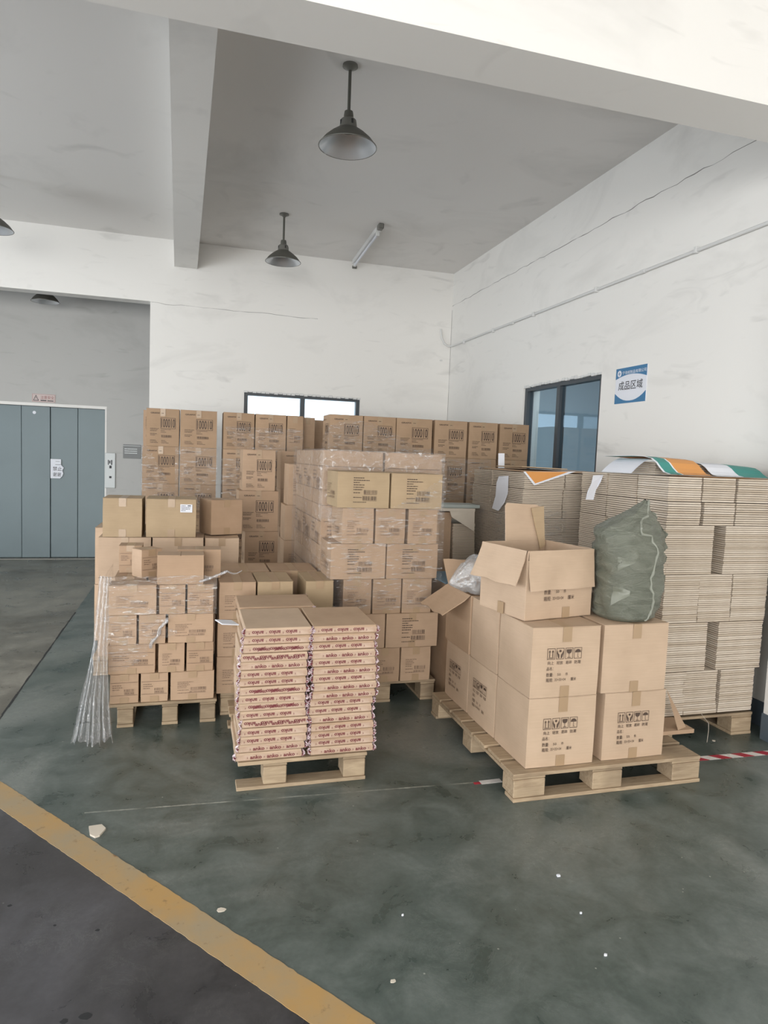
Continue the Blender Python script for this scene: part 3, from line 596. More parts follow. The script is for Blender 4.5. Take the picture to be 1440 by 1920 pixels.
# below back window
for k in range(5):
    for j, (a, c, nm) in enumerate([(.322, .636, 'first'), (.642, .962, 'second'), (.968, 1.14, 'third')]):
        carton(f'numbered 100010 carton under back window, {ROW5[k]}, {nm} from left', a, c, 7.1, z_of(k), HN, .36, 'numbered' if j < 2 else 'small', 'kraft_g')
carton('narrow carton edge between the window row and the middle back stack', 1.15, 1.30, 7.3, z_of(4), HN, .36, None)
carton('narrow carton below it between window row and middle back stack', 1.15, 1.30, 7.3, z_of(3), HN, .36, None)
# middle back
for k in range(5):
    for j, (a, c, nm) in enumerate([(1.290, 1.622, 'left'), (1.626, 1.958, 'middle'), (1.962, 2.342, 'right')]):
        carton(f'numbered carton 100010 in middle back stack, {ROW5[k]}, {nm}', a, c, 6.45, z_of(k), HN, .36, 'numbered', 'kraft_g', side='numbered' if j == 0 else None)
carton('numbered carton behind the middle back stack, showing only its left side', 1.20, 1.52, 7.7, z_of(4), HN, .36, None, side='numbered')
carton('numbered carton supporting the one behind the middle back stack', 1.20, 1.52, 7.7, z_of(3), HN, .36, None, side='numbered')
for k in range(3): carton(f'hidden carton under the rear middle column, {ROW5[k]}', 1.32, 1.52, 7.7, z_of(k) if k else .0, HN if k else HN + .139, .19, None)
# by side window
for k in range(5):
    for j, (a, c, nm) in enumerate([(2.366, 2.722, 'left'), (2.742, 3.062, 'middle'), (3.085, 3.420, 'right')]):
        carton(f'numbered carton 100010 beside the side window, {ROW5[k]}, {nm}', a, c, 6.45, z_of(k), HN, .34, 'numbered', 'kraft_g', side='numbered' if j == 0 else None)
# single column
for k, (a, c) in {3: (.457, .756), 2: (.428, .790), 1: (.490, .796), 0: (.46, .79)}.items():
    carton(f'numbered carton 100010 in the single middle-left column, ' + {3: 'topmost', 2: 'second from top', 1: 'third from top', 0: 'bottom'}[k], a, c, 6.23, z_of(k), HN, .36, 'numbered', side='small')
carton('shaded numbered carton behind the single column, far side', .86, 1.22, 6.65, z_of(3), HN, .36, 'numbered', raised=-.0)
for k in range(3): carton(f'plain carton holding up the shaded one behind the column, {ROW5[k] if k else "bottom row"}', .86, 1.22, 6.65, z_of(k), HN, .36, None)
zz = .14
for i, (h, st, lb, a) in enumerate([(.37, None, 'bottom carton', .80), (.335, 'small', 'carton with side barcode, second from bottom', .802), (.312, None, 'plain carton, second from top', .805), (.362, 'small', 'carton with a lifted top flap', .828)]):
    carton(f'{lb} in the narrow stack left of the film-wrapped tower', a, a + .28, 5.9, zz, h, .30, st, raised=-.12 if i == 3 else 0, tape=i != 3); zz += h
# big plain cartons
for k, ex in ((0, 0), (1, 0), (2, 0)):
    for j, (a, c, nm) in enumerate([(-.600, -.252, 'left'), (-.246, .106, 'middle'), (.112, .357, 'right')]):
        carton(f'big plain carton, {("bottom", "second", "third")[k]} row of the plain stack, {nm}', a, c, 4.98 + (.02 if j == 2 else 0), .14 + .28 * k, .28 if not (k == 2 and j == 2) else .276, .40, None, 'kraft_l', raised=-.03 if (k == 2 and j == 2) else 0)
carton('plain carton at the left edge behind the big plain stack', -.675, -.33, 5.40, .14, .43, .38, None, 'kraft_l')
carton('plain carton atop another at the left edge behind the big plain stack', -.672, -.33, 5.40, .571, .43, .38, None, 'kraft_l')
carton('yellowish plain carton on top left of the plain stack', -.573, -.312, 4.985, .981, .272, .34, None, 'kraft_y')
c_ = carton('yellowish plain carton with a white label on the plain stack', -.291, .052, 4.985, .981, .272, .34, None, 'kraft_y')
b = MB().box(.060, -.1745, .178, .142, -.1735, .235); o = obj('shipping_label', b, ['white'], c_)
b = MB(); F = Flat(b, (.060, -.1752, .178)); r_ = random.Random(1); F.lines(.006, .044, [.03, .066, .06, .03], .011, .004, r_); F.rect(.05, .044, .072, .05); obj('label_text', b, ['ink_black'], o)
carton('dark shaded carton turned at an angle on the plain stack', .105, .36, 5.16, .981, .262, .22, None, 'kraft', rz=R(22))

# ---------- small cartons in the left film-wrapped stack
H = .1714; LZ = lambda k: .1405 + H * k
rows = {0: [(-.420, -.262, 'band'), (-.255, -.100, 'band'), (-.090, .160, 'small')], 1: [(-.430, -.172, 'band'), (-.160, -.010, 'small'), (-.003, .153, 'band')],
        2: [(-.423, -.275, 'band'), (-.268, -.118, 'band'), (-.108, .150, 'small')], 3: [(-.430, -.170, 'small'), (-.160, -.011, 'band'), (-.004, .147, 'band')]}
RN = ['bottom', 'second', 'third', 'fourth']; CN = ['left', 'middle', 'right']
for k, row in rows.items():
    for j, (a, c, st) in enumerate(row):
        big = (c - a) > .2
        carton(f'small carton in the left film-wrapped stack, {RN[k]} row, {CN[j]}', a, c, 4.02, LZ(k), H, .155 if big else .25, st, bulge=.003)
for k in range(4):
    for j, (a, c) in enumerate([(-.425, -.24), (-.235, -.05), (-.045, .14)]):
        carton(f'small carton in rear of left film-wrapped stack, {RN[k]} row, {CN[j]}', a, c, 4.29, LZ(k), H, .25, None, bulge=.003)
carton('loose small carton at left on top of the left stack', -.415, -.275, 4.43, LZ(4), H, .15, 'band', bulge=.003)
carton('angled small carton on top of the left stack', -.312, -.172, 4.262, LZ(4), H, .118, 'band', bulge=.003, rz=R(33))
carton('plain carton lying foremost on top of the left stack', -.172, .090, 4.025, LZ(4), H, .155, None, bulge=.003, tape=False)
carton('shaded carton behind the foremost one on the left stack', -.065, .195, 4.22, LZ(4), H + .005, .155, 'small', bulge=.003)
# ---------- middle low stack behind the flat packs
H2 = .2277; KZ = lambda k: .1405 + H2 * k
for k in range(3):
    for j, (a, c) in enumerate([(.178, .398), (.404, .624), (.700, .878)]):
        if k < 2 and j == 2: a = .64
        if k < 2 and j == 0: a -= .006
        carton(f'carton in the low stack behind the flat packs, {("bottom", "middle", "top")[k]} row, {CN[j]}', a, c, 4.09, KZ(k), H2, .35, 'small' if j < 2 else None, 'kraft_y' if j else 'kraft')
for j, (a, c) in enumerate([(.20, .52), (.53, .84)]):
    for k in range(3):
        carton(f'rear carton of the low stack, {("bottom", "middle", "top")[k]} row, {("left", "right")[j]}', a, c, 4.47, KZ(k), H2, .34, None)
# ---------- barcode cartons, tower front
T = {0: [(.92, 1.13, 'small'), (1.135, 1.345, 'small'), (1.35, 1.56, 'small')], 1: [(.895, 1.235, 'small'), (1.24, 1.60, 'barcoded')], 2: [(.945, 1.135, 'small'), (1.14, 1.335, 'small'), (1.340, 1.545, 'small')],
     3: [(.857, 1.221, 'barcoded'), (1.226, 1.578, 'barcoded')], 4: [(.924, 1.134, 'small'), (1.142, 1.345, 'small'), (1.362, 1.566, 'small')], 5: [(.886, 1.229, 'barcoded'), (1.236, 1.588, 'barcoded')]}
TN = ['bottom', 'second', 'third', 'fourth', 'fifth', 'top']
for k, row in T.items():
    for j, (a, c, st) in enumerate(row):
        nm = CN[j] if len(row) == 3 else ('left', 'right')[j]
        carton(f'carton on the front of the tall middle tower, {TN[k]} row, {nm}', a, c, 4.13, KZ(k), H2, .335, st, 'kraft_y' if k == 5 else 'kraft', side='small' if j == 0 and k > 2 else None, tape=k not in (5,))
H3 = .3745
for k in range(4):
    for j, (a, c) in enumerate([(.862, 1.286), (1.296, 1.72)]):
        for i, y in enumerate((4.50, 4.90, 5.30)):
            if j == 1 and i == 1: continue
            if j == 1 and i == 2 : continue
            carton(f'large film-wrapped carton of the middle tower, {RN[k]} row, {("front", "middle", "rear")[i]} {("left", "right")[j]}', a, c, y, .1405 + H3 * k, H3, .39, 'band' if i == 0 else None, 'kraft', side='band', tape=False, bulge=.0015)
# brown carton with blue sheet between tower and sack pallet
c_ = carton('dark brown carton carrying a blue sheet behind the open carton', 1.64, 2.02, 4.05, 0.0, .80, .42, None)
o = obj('blue_sheet', MB().cbox(1.60, 4.03, .8025, 2.06, 4.48, .809, .002), ['bluesheet']); tag(o, 'blue board sheet lying on the dark carton behind the open cartons', 'sheet')

# ---------- handling-mark cartons on the right-front pallet
HA = .3445; AZ = lambda k: .1405 + HA * k
for k in range(2):
    for i, (y, nm) in enumerate([(2.806, 'front'), (3.168, 'middle'), (3.530, 'rear')]):
        if k == 1 and i == 2: continue
        fw = carton(f'plain-sided carton with handling symbols, {("lower", "upper")[k]} {nm} of the left row, front right pallet', 1.566, 1.938, y, AZ(k), HA, .352, 'handling', 'kraft_l', side='handling' if (i > 0 and k == 0) else None, bulge=.005)
carton('carton with handling symbols, lower right front of the front right pallet', 1.985, 2.348, 2.812, AZ(0), HA, .352, 'handling', 'kraft_l', bulge=.005)
carton('unprinted carton under the sack on the front right pallet', 1.958, 2.335, 2.812, AZ(1), HA, .352, None, 'kraft_l', bulge=.005)
carton('rear lower carton behind the sack carton on the front right pallet', 1.985, 2.348, 3.175, AZ(0), HA, .352, None)
carton('rear upper carton behind the sack carton on the front right pallet', 1.96, 2.335, 3.175, AZ(1), HA, .352, None)

def open_carton(label, c, w_, d, h, rz, flaps, mat='kraft_l', print_style=None, tear=False):
    root = thing('open_carton', label, 'carton', c, rz); th = .005; hx, hy = w_ / 2, d / 2; b = MB()
    b.cbox(-hx, -hy, 0, hx, hy, th, .001); b.cbox(-hx, -hy, th, hx, -hy + th, h, .001); b.cbox(-hx, hy - th, th, hx, hy, h, .001); b.cbox(-hx, -hy + th, th, -hx + th, hy - th, h, .001); b.cbox(hx - th, -hy + th, th, hx, hy - th, h, .001)
    obj('body', b, [mat], root)
    for nm, ang, ln, sk in flaps:      # ang: 0 = standing up, 180 = folded fully down outside
        n = 10; L = w_ if nm in 'fb' else d; b = MB(); vs = []; m_ = {'f': Matrix.Translation((0, -hy + .001, h)), 'b': Matrix.Translation((0, hy - .001, h)) @ Matrix.Rotation(math.pi, 4, 'Z'), 'l': Matrix.Translation((-hx + .001, 0, h)) @ Matrix.Rotation(-math.pi / 2, 4, 'Z'), 'r': Matrix.Translation((hx - .001, 0, h)) @ Matrix.Rotation(math.pi / 2, 4, 'Z')}[nm]
        for s_ in (0, 1):
            for i in range(n + 1):
                for j in range(5):
                    u = i / n - .5; v_ = j / 4 * ln; bow = .006 * math.sin(i * 1.1 + j) * (j / 4)
                    a = R(ang); off = (th if s_ else 0)
                    y = -math.sin(a) * v_ - math.cos(a) * off - bow * math.cos(a); z = math.cos(a) * v_ - math.sin(a) * off + bow * math.sin(a)
                    if j == 0: y = -.0 - off * (1 if a > 1 else .2); z = max(z, 0.0005)
                    vs.append(m_ @ Vector((u * (L - .008) + sk * v_, y - (.0012 if j else 0), z)))
        fs = []; S = (n + 1) * 5
        for i in range(n):
            for j in range(4):
                q = (i * 5 + j, (i + 1) * 5 + j, (i + 1) * 5 + j + 1, i * 5 + j + 1); fs += [q, tuple(x + S for x in q[::-1])]
        for i in range(n): fs += [(i * 5 + 4, (i + 1) * 5 + 4, (i + 1) * 5 + 4 + S, i * 5 + 4 + S), (i * 5, i * 5 + S, (i + 1) * 5 + S, (i + 1) * 5)]
        for j in range(4): fs += [(j, j + 1, j + 1 + S, j + S), (n * 5 + j, n * 5 + j + S, n * 5 + j + 1 + S, n * 5 + j + 1)]
        b.add(vs, fs); obj('flap', b, [mat], root, 35)
    return root
A_ = open_carton('open carton with folded-out flaps perched on the front right stack', (1.758, 3.155, .8315), .428, .38, .345, R(11), [('f', 172, .195, 0), ('l', 158, .185, 0)])
b = MB(); F = Flat(b, (-.214, -.1955, 0)); F.text('数量:', .11, .125, .155, .148, .02); F.text('50', .185, .13, .205, .144); F.text('件', .235, .127, .25, .146, .01); F.text('箱规:', .11, .092, .155, .115, .02); F.text('35×35×34', .165, .096, .235, .111); F.text('厘米', .265, .093, .305, .115, .02); obj('printing', b, ['ink'], A_)
b = MB().box(.02, -.1935, .0, .068, -.193, .055); b.box(-.223, -.03, 0, -.2225, .02, .06); obj('packing_tape', b, ['tape'], A_)
# standing rear flap with folded corner strip
b = MB(); m_ = Matrix.Translation((.0, .185, .345))
pts = [(-.065, 0), (.195, 0), (.198, .178), (.15, .196), (-.05, .205), (-.062, .19)]
for yo in (0, .005): b.add([m_ @ Vector((x, yo + z * .12, z)) for x, z in pts], [tuple(range(6)) if yo == 0 else tuple(range(6))[::-1]])
n0 = 0; b.add([m_ @ Vector((x, y + z * .12, z)) for x, z in pts for y in (0, .005)], [(2 * i, 2 * i + 1, (2 * i + 3) % 12, (2 * i + 2) % 12) for i in range(6)])
obj('flap', b, ['kraft_l'], A_)
b = MB(); pts = [(.105, .178), (.192, .19), (.197, -.03), (.165, -.05), (.13, .08)]; 
for yo in (0, .005): b.add([m_ @ Vector((x, -.012 + yo + z * .10, z)) for x, z in pts], [tuple(range(5)) if yo == 0 else tuple(range(5))[::-1]])
b.add([m_ @ Vector((x, -.012 + y + z * .10, z)) for x, z in pts for y in (0, .005)], [(2 * i, 2 * i + 1, (2 * i + 3) % 10, (2 * i + 2) % 10) for i in range(5)])
obj('torn_strip', b, ['kraft_y'], A_)
open_carton('open-topped carton with one outward flap at the rear left of the front right pallet', (1.755, 3.722, AZ(1)), .378, .375, HA, 0, [('l', 128, .20, -.25), ('b', 35, .17, 0)], 'kraft')

# ---------- flat packs with printed tape
PH = .0402; PZ = lambda k: .1415 + PH * k
def pack_meshes(w_, d, h, var):
    r_ = random.Random(var * 13); b = MB().cbox(-w_ / 2, -d / 2, 0, w_ / 2, d / 2, h - .0012, .003); body = b.mesh('carton', ['kraft_l' if var % 3 else 'kraft'])
    # printed tape band around the front edge, wrapping a little over top and sides
    b = MB(); z0, z1 = h * .12, h * .72; yy = -d / 2 - .0012; b.box(-w_ / 2 - .001, yy, z0, w_ / 2 + .001, yy + .0008, z1, 0)
    F = Flat(b, (-w_ / 2, yy - .0006, 0), mi=1); x = -r_.uniform(0, .05) ; flip = var % 2 == 0; lw = .055; pitch = .079; dbl = var in (2, 5)
    def wr(x, z, fl):
        if x > 0.002 and x + lw < w_ - .002: F.text('anko', x, z, x + lw, z + h * .48, .032, flip=fl)
        s_ = x + lw + .010
        if 0 < s_ < w_ - .01: F.rect(s_, z + h * .06, s_ + .0016, z + h * .3); F.rect(s_ + .003, z + h * .1, s_ + .0042, z + h * .26)
    while x < w_: 
        wr(x, h * .2, flip)
        if dbl: wr(x + .028, h * .27, not flip)
        x += pitch
    band = b.mesh('printed_tape', [M['tan_band'], M['ink_red']])
    tails = []
    for s_ in (-1, 1):
        b = MB(); n = 7; vs = []
        for i in range(n):
            for j in range(6):
                u = i / (n - 1); v_ = j / 5; rr = r_.uniform(-.006, .006)
                vs.append((s_ * (w_ / 2 + .0015 + .015 * math.sin(v_ * math.pi) * (.2 + r_.random() * 1.1)), -d / 2 + .012 - .024 * u * (1 - .3 * v_) + rr * .6, h * (.02 + .95 * v_) + rr * .4))
        b.add(vs, [(i * 6 + j, (i + 1) * 6 + j, (i + 1) * 6 + j + 1, i * 6 + j + 1) for i in range(n - 1) for j in range(5)])
        for q in range(5):
            cx = s_ * (w_ / 2 + r_.uniform(.003, .012)); cy = -d / 2 + r_.uniform(-.012, .006); cz = h * r_.uniform(.2, .8); a = r_.uniform(.004, .008)
            b.add([(cx - a, cy, cz), (cx, cy - a, cz + a), (cx + a, cy, cz), (cx, cy - a * .5, cz - a)], [(0, 1, 2, 3)], 1 if q < 3 else 0)
        tails.append(b.mesh('tape_tail', ['pinkfilm', 'ink_red']))
    return body, band, tails
t = NT('tan_tape_band'); M['tan_band'] = t.finish(t.mix(t.ramp(t.noise(t.coord(), 30, 3), .4, .7), (0.47, 0.33, 0.24, 1), (0.56, 0.42, 0.33, 1)), 0.25)
PM = [pack_meshes(.312, .405, PH * .985, v) for v in range(6)]
jit = random.Random(21)
ORD = ['bottom', 'second', 'third', 'fourth', 'fifth', 'sixth', 'seventh', 'eighth', 'ninth', 'tenth', 'eleventh', 'twelfth', 'thirteenth', 'fourteenth', 'fifteenth', 'top']
def flat_pack(label, x, y, z, var, rz=0, tails=True):
    root = thing('flat_pack', label, 'flat carton', (x, y, z), rz, 'flat cartons bound with printed maroon tape')
    bm_, bd, tl = PM[var]; link('carton', bm_, root)
    if tails:
        link('printed_tape', bd, root)
        for q in tl: link('tape_tail', q, root)
    return root
vl = [1, 1, 4, 4, 5, 4, 2, 4, 2, 0, 4, 1, 5, 2, 0, 4][:16]; vr = [1, 0, 0, 0, 1, 4, 0, 3, 1, 4, 3, 4, 1, 0, 3, 0]
for k in range(16):
    lean = -.012 * (k in (0, 1)) + .01 * math.sin(k * .55)
    jx = .402 + lean + jit.uniform(-.006, .006); jy = 3.345 + jit.uniform(-.008, .008)
    flat_pack(f'flat pack with printed tape, left column, {ORD[k]}{" from bottom" if 0 < k < 15 else ""}', jx, jy, PZ(k), vl[k], R(jit.uniform(-.5, .5)))
    jx = .738 + .007 * math.sin(k * .8 + 1) + jit.uniform(-.003, .003)
    flat_pack(f'flat pack with printed tape, right column, {ORD[k]}{" from bottom" if 0 < k < 15 else ""}', jx, jy, PZ(k), vr[k], R(jit.uniform(-.5, .5)))
for k in range(16):
    flat_pack(f'flat pack lying crosswise behind the two columns, {ORD[k]}{" from bottom" if 0 < k < 15 else ""}', .49 + jit.uniform(-.02, .02) - .03 * math.sin(k * .5), 3.735 + jit.uniform(-.005, .005), PZ(k), (k * 5) % 6, R(90 + jit.uniform(-.6, .6)))
o = obj('cardboard_tongue', MB().cbox(-.09, -.05, 0, 0, .05, .006, .002), ['white'], loc=(.232, 3.40, .745), rot=(0, R(8), R(18))); tag(o, 'white card tongue sticking out left of the flat packs', 'card')

# ---------- flattened cartons: individual sheets in the near pile, the rest as stuff
SP = .0121; STH = .0100
def sheet_mesh(w_, d):
    b = MB(); b.box(-w_ / 2, -d / 2, 0, w_ / 2, d / 2, STH); return b.mesh('flattened_carton', ['sheet'])
jr = random.Random(5)
B1 = [(.168, .428, [(2.600, 2.792), (2.797, 3.030), (3.040, 3.285)], 'bottom tier'), (.430, .718, [(2.620, 2.920), (3.000, 3.320)], 'second tier'), (.720, 1.000, [(2.600, 2.838), (2.842, 3.070), (3.074, 3.325)], 'third tier'),
      (1.002, 1.284, [(2.582, 2.912), (2.992, 3.33)], 'fourth tier'), (1.286, 1.418, [(2.582, 2.806), (2.832, 3.046), (3.056, 3.35)], 'fifth tier'), (1.420, 1.560, [(2.582, 2.806), (2.812, 3.036), (3.054, 3.37)], 'top tier')]
left_over = []; cnt = 0
for z0, z1, cols, nm in B1:
    n = int((z1 - z0) / SP)
    for j, (a, c) in enumerate(cols):
        if cnt >= 300: left_over.append((z0, z1, a, c)); continue
        me = sheet_mesh(c - a, .27); pos_ = (CN[j] if len(cols) == 3 else ('left', 'right')[j])
        lean = jr.uniform(-.004, .008) if nm != 'bottom tier' or j != 1 else -.016
        for k in range(n):
            if cnt >= 300: left_over.append((z0 + k * SP, z1, a, c)); break
            o = link('flattened_carton', me, None, ((a + c) / 2 + lean * math.sin(k / n * 2.4) + jr.uniform(-.0012, .0012), 3.335 + jr.uniform(-.0025, .0025), z0 + .0008 + k * (z1 - z0) / n), (0, 0, R(jr.uniform(-.25, .25))))
            tag(o, f'flattened carton in the front {nm}, {pos_} bundle, tall pile at right', 'flattened carton', f'flattened cartons, front {nm}, {pos_} bundle'); cnt += 1
def pile(cells, label, name='flattened_cartons', mat='sheet', th=STH, sp=SP, jx=.0025):
    b = MB()
    for (z0, z1, a, c, y0, y1) in cells:
        n = max(1, int((z1 - z0) / sp)); ph = jr.random() * 6
        for k in range(n):
            x = jr.uniform(-jx, jx) + .004 * math.sin(k / 9 + ph); y = jr.uniform(-jx, jx) + .003 * math.sin(k / 7 + ph); z = z0 + .0008 + k * (z1 - z0) / n
            b.box(a + x, y0 + y, z, c + x, y1 + y, z + th)
    o = obj(name, b, [mat]); return tag(o, label, 'flattened cartons', None, 'stuff')
cells = [(z0, z1, a, c, 3.2, 3.47) for z0, z1, a, c in left_over]
for z0, z1, cols, nm in B1:
    for (y0, y1) in ((3.477, 3.765), (3.772, 4.06)):
        a = cols[0][0] + jr.uniform(-.012, .004); L = cols[-1][1] - a
        for q in range(3): cells.append((z0, z1, a + L / 3 * q, a + L / 3 * (q + 1) - .004, y0, y1))
pile(cells, 'rear bundles of flattened cartons in the tall pile at right')
cells = []
for (z0, z1) in ((.141, .42), (.422, .71), (.712, .96), (.962, 1.215)):
    off = jr.uniform(-.01, .012)
    for (a, c) in ((2.262, 2.58), (2.585, 2.90), (2.905, 3.22)):
        for (y0, y1) in ((4.3, 4.56), (4.565, 4.83), (4.835, 5.18)): cells.append((z0, z1, a + off, c + off, y0, y1))
for (z0, z1) in ((1.217, 1.42), (1.422, 1.538)):
    off = jr.uniform(-.008, .008)
    for (a, c) in ((2.262, 2.578), (2.586, 2.905), (2.91, 3.22)):
        for (y0, y1) in ((4.3, 4.56), (4.565, 4.83), (4.835, 5.18)): cells.append((z0, z1, a + off, c + off, y0, y1))
pile(cells, 'farther pile of flattened cartons behind the standing flap')
pile([(.141, 1.10, 2.03, 2.22, 5.0, 5.35), (.141, 1.10, 2.03, 2.22, 5.36, 5.7)], 'narrow dark pile of flattened cartons between tower and far pile')
o = obj('grey_green_board', MB().cbox(1.875, 4.975, 1.226, 2.24, 5.20, 1.254, .003), ['teal_board']); tag(o, 'grey-green board lying on the narrow dark pile', 'board')
carton('dark side of the carton left of the narrow dark pile', 1.89, 2.02, 5.02, 0.0, 1.19, .66, None, tape=False)
b = MB(); b.add([(1.985, 4.985, 1.205), (2.20, 4.985, 1.205), (2.20, 4.975, 1.04), (2.00, 4.975, 1.155)] + [(1.985, 4.988, 1.205), (2.20, 4.988, 1.205), (2.20, 4.978, 1.04), (2.00, 4.978, 1.155)], [(3, 2, 1, 0), (4, 5, 6, 7), (0, 1, 5, 4), (1, 2, 6, 5), (2, 3, 7, 6), (3, 0, 4, 7)])
b.box(1.90, 4.978, 1.2, 2.2, 5.6, 1.224); o = obj('cream_board', b, ['cream']); tag(o, 'cream board with a slanting flap hanging in front of the narrow dark pile', 'board')
o = obj('loose_top_sheet', MB().cbox(0, 0, 0, .78, .6, .008, .002), ['kraft'], loc=(2.27, 4.36, 1.5405), rot=(R(.6), R(-.3), R(1.5))); tag(o, 'loose curled kraft sheet on the farther flattened pile', 'cardboard')
o = obj('loose_top_sheet', MB().cbox(0, 0, 0, .36, .5, .007, .002), ['kraft_in'], loc=(2.30, 4.42, 1.572), rot=(R(-.5), R(1), R(-4))); tag(o, 'short loose kraft sheet, topmost on the farther flattened pile', 'cardboard')
# small top pile on B1 + printed sheets
pile([(1.566, 1.64, 2.50 + .12, 2.78, 3.375, 3.65), (1.566, 1.635, 2.785, 3.00, 3.375, 3.65), (1.566, 1.63, 3.005, 3.2, 3.375, 3.65), (1.566, 1.612, 3.205, 3.36, 3.375, 3.65)], 'low bundle of flattened cartons under the coloured sheets', jx=.002)
def drape(name, label, cat, prof, stripes, mats, th=.0012, skew=0.0):
    """prof: list of (y,z) front profile from back to front; stripes: list of x edges with material index; the sheet bends over the profile"""
    b = MB(); top = []
    for (x0, x1, mi, dz0, dz1) in stripes:
        n = len(prof); vs = []
        for s_ in (0, 1):
            for i, (y, z) in enumerate(prof):
                for x, dz in ((x0, dz0), (x1, dz1)):
                    vs.append((x + skew * i / (n - 1) * (1 + 0 * x), y, z + dz * (1 - i / (n - 1) * .9) + s_ * th))
        S = n * 2; fs = []
        for i in range(n - 1): fs += [(2 * i, 2 * i + 1, 2 * i + 3, 2 * i + 2), (S + 2 * i, S + 2 * i + 2, S + 2 * i + 3, S + 2 * i + 1)]
        for i in range(n - 1): fs += [(2 * i, 2 * i + 2, S + 2 * i + 2, S + 2 * i), (2 * i + 1, S + 2 * i + 1, S + 2 * i + 3, 2 * i + 3)]
        fs.append((2 * n - 2, 2 * n - 1, S + 2 * n - 1, S + 2 * n - 2)); b.add(vs, fs, mi)
    o = obj(name, b, mats); return tag(o, label, cat)
prof = [(3.78, 1.648), (3.50, 1.655), (3.40, 1.655), (3.345, 1.648), (3.31, 1.628), (3.285, 1.600), (3.26, 1.578), (3.225, 1.570)]
drape('printed_sheet', 'teal and orange printed sheet draped over the low bundle on the tall pile', 'printed sheet', prof, [(2.535, 2.548, 0, .018, .018), (2.548, 2.625, 1, .018, .016), (2.625, 2.635, 0, .016, .016), (2.635, 2.83, 2, .016, .006)], ['white', 'teal', 'orange'], skew=.06)
prof2 = [(3.78, 1.644), (3.50, 1.646), (3.40, 1.645), (3.35, 1.636), (3.32, 1.618), (3.295, 1.594), (3.27, 1.576), (3.24, 1.570)]
drape('printed_sheet', 'white and teal printed sheet draped at the right end of the low bundle', 'printed sheet', prof2, [(2.90, 3.09, 0, -.0, -.004), (3.09, 3.30, 1, -.004, -.02)], ['white', 'teal'], skew=.04)
o = obj('printed_sheet', MB().cbox(2.74, 3.20, 1.5618, 3.30, 3.45, 1.5632, .0005), ['orange']); tag(o, 'flat pale-orange printed sheet under the draped sheets', 'printed sheet')
b = MB(); n = 7; vs = []
for s_ in (0, 1):
    for i in range(n):
        a = i / (n - 1); 
        for y in (3.40, 3.70): vs.append((2.608 - .13 * a ** 1.3, y, 1.655 - .088 * a ** 2 + s_ * .001))
fs = [(2 * i, 2 * i + 2, 2 * i + 3, 2 * i + 1) for i in range(n - 1)] + [(2 * n + 2 * i, 2 * n + 2 * i + 1, 2 * n + 2 * i + 3, 2 * n + 2 * i + 2) for i in range(n - 1)]; b.add(vs, fs)
o = obj('curled_white_sheet', b, ['white']); tag(o, 'curled white sheet end left of the low bundle', 'sheet')
# orange corner hanging on far pile, paper tags
def hang(name, label, cat, pts, y, mats, dy=None, th=.0015, inner=None):
    b = MB(); n = len(pts); dy = dy or [0] * n
    b.add([(x, y + dy[i], z) for i, (x, z) in enumerate(pts)] + [(x, y + dy[i] + th, z) for i, (x, z) in enumerate(pts)], [tuple(range(n)), tuple(range(2 * n - 1, n - 1, -1))] + [(i, (i + 1) % n, n + (i + 1) % n, n + i) for i in range(n)])
    if inner: m_ = len(inner); b.add([(x, y - .001, z) for x, z in inner], [tuple(range(m_))], 1)
    o = obj(name, b, mats); return tag(o, label, cat)
hang('printed_sheet', 'orange sheet corner with white border hanging over the farther pile', 'printed sheet', [(2.245, 1.542), (2.335, 1.448), (2.66, 1.556)], 4.285, ['white', 'orange'], inner=[(2.262, 1.543), (2.342, 1.462), (2.60, 1.552)])
b = MB(); tp = [(4.699, 1.495), (4.538, 1.504), (4.514, 1.376), (4.549, 1.307), (4.622, 1.237), (4.735, 1.248), (4.709, 1.344), (4.712, 1.445)]; dx = [.014, .014, .004, 0, -.012, -.012, 0, .004]
b.add([(2.243 + dx[i], y, z) for i, (y, z) in enumerate(tp)] + [(2.2445 + dx[i], y, z) for i, (y, z) in enumerate(tp)], [tuple(range(8)), tuple(range(15, 7, -1))] + [(i, (i + 1) % 8, 8 + (i + 1) % 8, 8 + i) for i in range(8)])
o = obj('paper_tag', b, ['white']); tag(o, 'long white paper tag on the left side of the farther pile', 'paper tag')
hang('paper_tag', 'white paper tag leaning out beside the tall pile', 'paper tag', [(2.50, 1.540), (2.575, 1.546), (2.545, 1.50), (2.515, 1.45), (2.487, 1.385), (2.43, 1.385), (2.455, 1.44), (2.478, 1.49)], 3.80, ['white'], dy=[.02, .02, 0, 0, -.02, -.02, 0, 0])
hang('paper_tag', 'short white paper tag standing above the farther pile by the numbered cartons', 'paper tag', [(2.393, 1.552), (2.448, 1.552), (2.442, 1.675), (2.388, 1.673)], 5.0, ['white'])
# leaning offcut beside the tall pile
b = MB(); P3 = [(2.612, 3.02, .165), (2.585, 3.10, .37), (2.69, 3.05, .165)]
b.add(P3 + [(x + .004, y + .006, z) for x, y, z in P3], [(0, 2, 1), (3, 4, 5), (0, 1, 4, 3), (1, 2, 5, 4), (2, 0, 3, 5)])
b.box(2.45, 3.02, .142, 2.72, 3.2, .164); o = obj('cardboard_offcut', b, ['kraft']); tag(o, 'folded triangular cardboard offcut between the front right pallet and tall pile', 'cardboard')
b = MB().tube([(2.93, 3.205, .165), (2.935, 3.15, .13), (2.93, 3.14, .09), (2.925, 3.14, .02)], .0015, 5); o = obj('loose_strap', b, ['cream']); tag(o, 'thin loose strap dangling under the tall flattened pile', 'strap')

